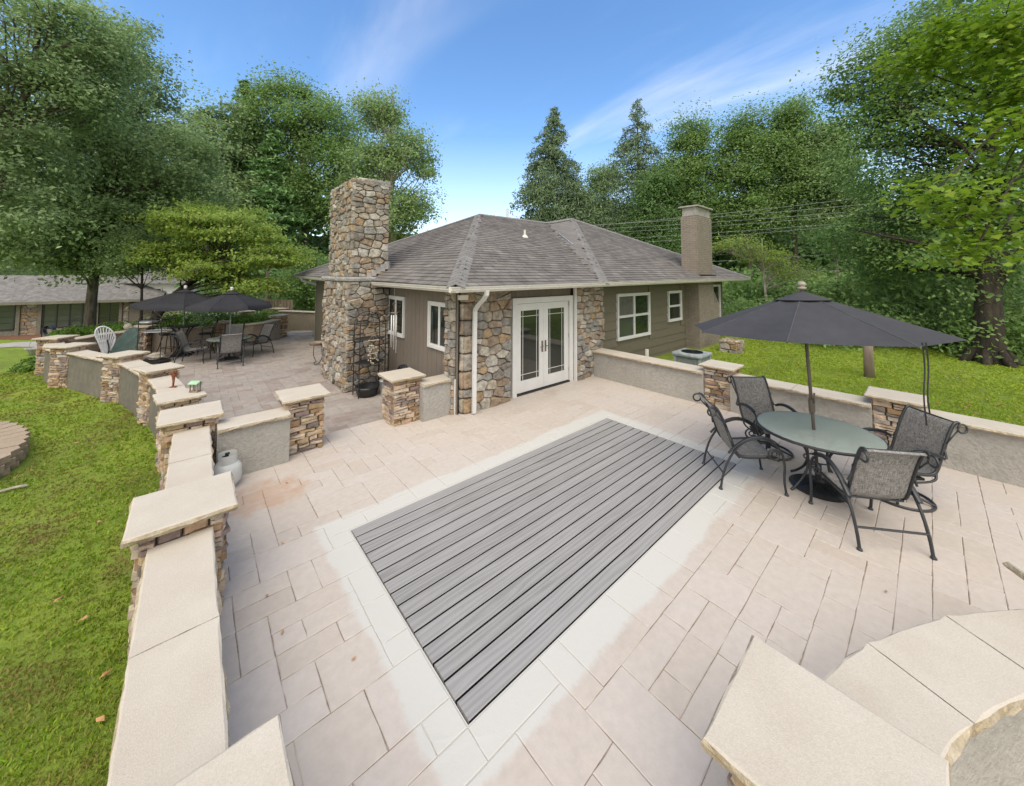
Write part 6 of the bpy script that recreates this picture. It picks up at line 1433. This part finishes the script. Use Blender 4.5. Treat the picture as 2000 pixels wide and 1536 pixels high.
def bush(name, label, c, r, n, ls, m, seed, cat='shrub', h=1.0, group=None):
    rg = np.random.RandomState(seed); d = rg.normal(size=(n, 3)); d /= np.linalg.norm(d, axis=1, keepdims=True); d[:, 2] = np.abs(d[:, 2]); lump = 1+.18*np.sin(d[:, 0]*7+seed)*np.cos(d[:, 1]*6+seed*2)
    P = np.array(c)+d*(rg.uniform(.45, 1, (n, 1))**.5)*np.array([r, r, r*h])*lump[:, None]+rg.normal(size=(n, 3))*r*.06
    o = leaf_mesh(name, P, d+rg.normal(size=(n, 3))*.5+np.array([0, 0, .3]), ls*rg.uniform(.6, 1.3, n), m, None, rg=rg); return tag(o, label, cat, group)
for k, (px, py, f, r, m, lab) in enumerate([(345, 640, 14.6, .75, 'leaf_bush', 'bright yellow-green shrub right of the leaning trunk'), (395, 636, 15.2, .8, 'leaf_pear', 'grey-green flowering shrub behind the left parasol pole'), (440, 634, 15.4, .7, 'leaf_mid', 'dark green shrub behind the high bar chair'), (478, 636, 15.6, .65, 'leaf_bush', 'yellow-flowered shrub behind the right far parasol pole'), (505, 640, 15.6, .5, 'leaf_bush', 'low yellow-green ground shrub inside the planter wall'), (525, 620, 17.5, .8, 'leaf_bush', 'fresh green shrub by the grey plank fence')]):
    c = LF((px-CX)/FPX*f, f); bush('garden_shrub', lab, (c[0], c[1], .25 if k < 4 else .1), r, 3000, .05, M[m], 70+k)
for k, (px, f, r, z, lab) in enumerate([(160, 14.5, .75, -.05, 'feathery lime-green fern clump left of the white butterfly wing'), (225, 14.8, .7, .05, 'lime-green hosta clump right of the straight grey trunk'), (265, 14.5, .7, .15, 'lime-green shrub at the foot of the leaning trunk'), (85, 11.2, .42, -.25, 'dark leafy plant growing around the garden tub'), (140, 13.4, .5, .2, 'spiky green plant behind the back wall at left')]):
    c = LF((px-CX)/FPX*f, f); bush('garden_plant', lab, (c[0], c[1], z), r, 1400, .06, M['leaf_bush'], 80+k, 'plant', .8)

# overhead wires on the right
W = [(1384, 410, 1640, 377), (1386, 416, 1700, 385), (1387, 426, 1720, 396), (1388, 434, 1760, 400), (1388, 447, 1700, 419), (1388, 455, 1720, 421), (1390, 503, 1700, 480), (1395, 525, 1640, 520)]
for k, (a, b, c, d) in enumerate(W):
    l0, l1 = a-260, c+500; sl = (d-b)/(c-a); p0 = px_blob(l0, b-sl*(a-l0), 30, 1, 1)[:3]; p1 = px_blob(l1, d+sl*(l1-c)*.8, 17, 1, 1)[:3]
    pa = [V3(*p0)*(1-s)+V3(*p1)*s-UP*(.25*4*s*(1-s)) for s in np.linspace(0, 1, 14)]; mb = MB(); mb.tube(pa, .013, 4); o = mb.obj('overhead_wire', M['cable']); tag(o, ('%s thin overhead wire before the right-hand woods' % ('highest', 'second highest', 'third highest', 'fourth highest', 'fifth highest', 'sixth highest', 'second lowest', 'lowest')[k]), 'wire', 'overhead wires')
mb = MB(); p = far(519, 640, 27); mb.tube([p, V3(p[0], p[1], px_blob(519, 490, 20, 1, 1)[2]+1)], .09, 8); o = mb.obj('utility_pole', M['oldwood']); tag(o, 'grey timber utility pole rising behind the yellow-green tree', 'pole')

# grass blades, denser near the camera
def grass():
    rg = np.random.RandomState(90); n = 125000; D = np.exp(rg.uniform(np.log(1.7), np.log(21), n)); a = YAW+rg.uniform(-1.02, 1.02, n); X, Y = D*np.cos(a), D*np.sin(a); keep = np.ones(n, bool)
    left = (Y > .6)&(X < -.24)|((Y > 7)&(X < -.36)); P8 = LOWP+[(-.2, 6.0)]
    ins = np.array([(X[i] > 8.55 and Y[i] < 5.4 and Y[i] < 5.9) or (X[i] < -.22-.0*Y[i] and not inpoly(X[i]+.06, Y[i], P8) and not inpoly(X[i], Y[i], P8)) for i in range(n)])
    ring = ((X-rc[0])/(ra*1.06))**2+((Y-rc[1])/(rb*1.06))**2 > 1
    k = ins&ring&~((X > 9.95)&(X < 10.75)&(Y > 3.9)&(Y < 4.7)); X, Y, D = X[k], Y[k], D[k]; n = len(X); Z = np.array([gz(x, y) for x, y in zip(X, Y)])
    V = []; 
    for b in range(3):
        th = rg.uniform(0, 2*pi, n); wdt = .0024*np.maximum(D, 2.0)*.55; hgt = (.024+.0009*D)*rg.uniform(.5, 1.3, n); j = rg.normal(size=(n, 2))*.016*np.maximum(1, D/5)[:, None]
        base = np.stack([X+j[:, 0], Y+j[:, 1], Z-.004], 1); u = np.stack([np.cos(th), np.sin(th), 0*th], 1); ln = rg.uniform(0, 2*pi, n); le = hgt*rg.uniform(.2, 1.1, n)
        tip = base+np.stack([np.cos(ln)*le, np.sin(ln)*le, hgt], 1); mid = base+np.stack([np.cos(ln)*le*.3, np.sin(ln)*le*.3, hgt*.62], 1)
        V.append(np.stack([base-u*wdt[:, None], base+u*wdt[:, None], mid+u*wdt[:, None]*1.1, tip], 1))
    V = np.concatenate(V).reshape(-1, 3); m = len(V)//4; o = link('grass', mesh_np('grass', V, np.arange(4*m), np.arange(m)*4, M['grass'])); tag(o, 'short bright grass blades growing on the lawns', 'grass', kind='stuff')
grass()
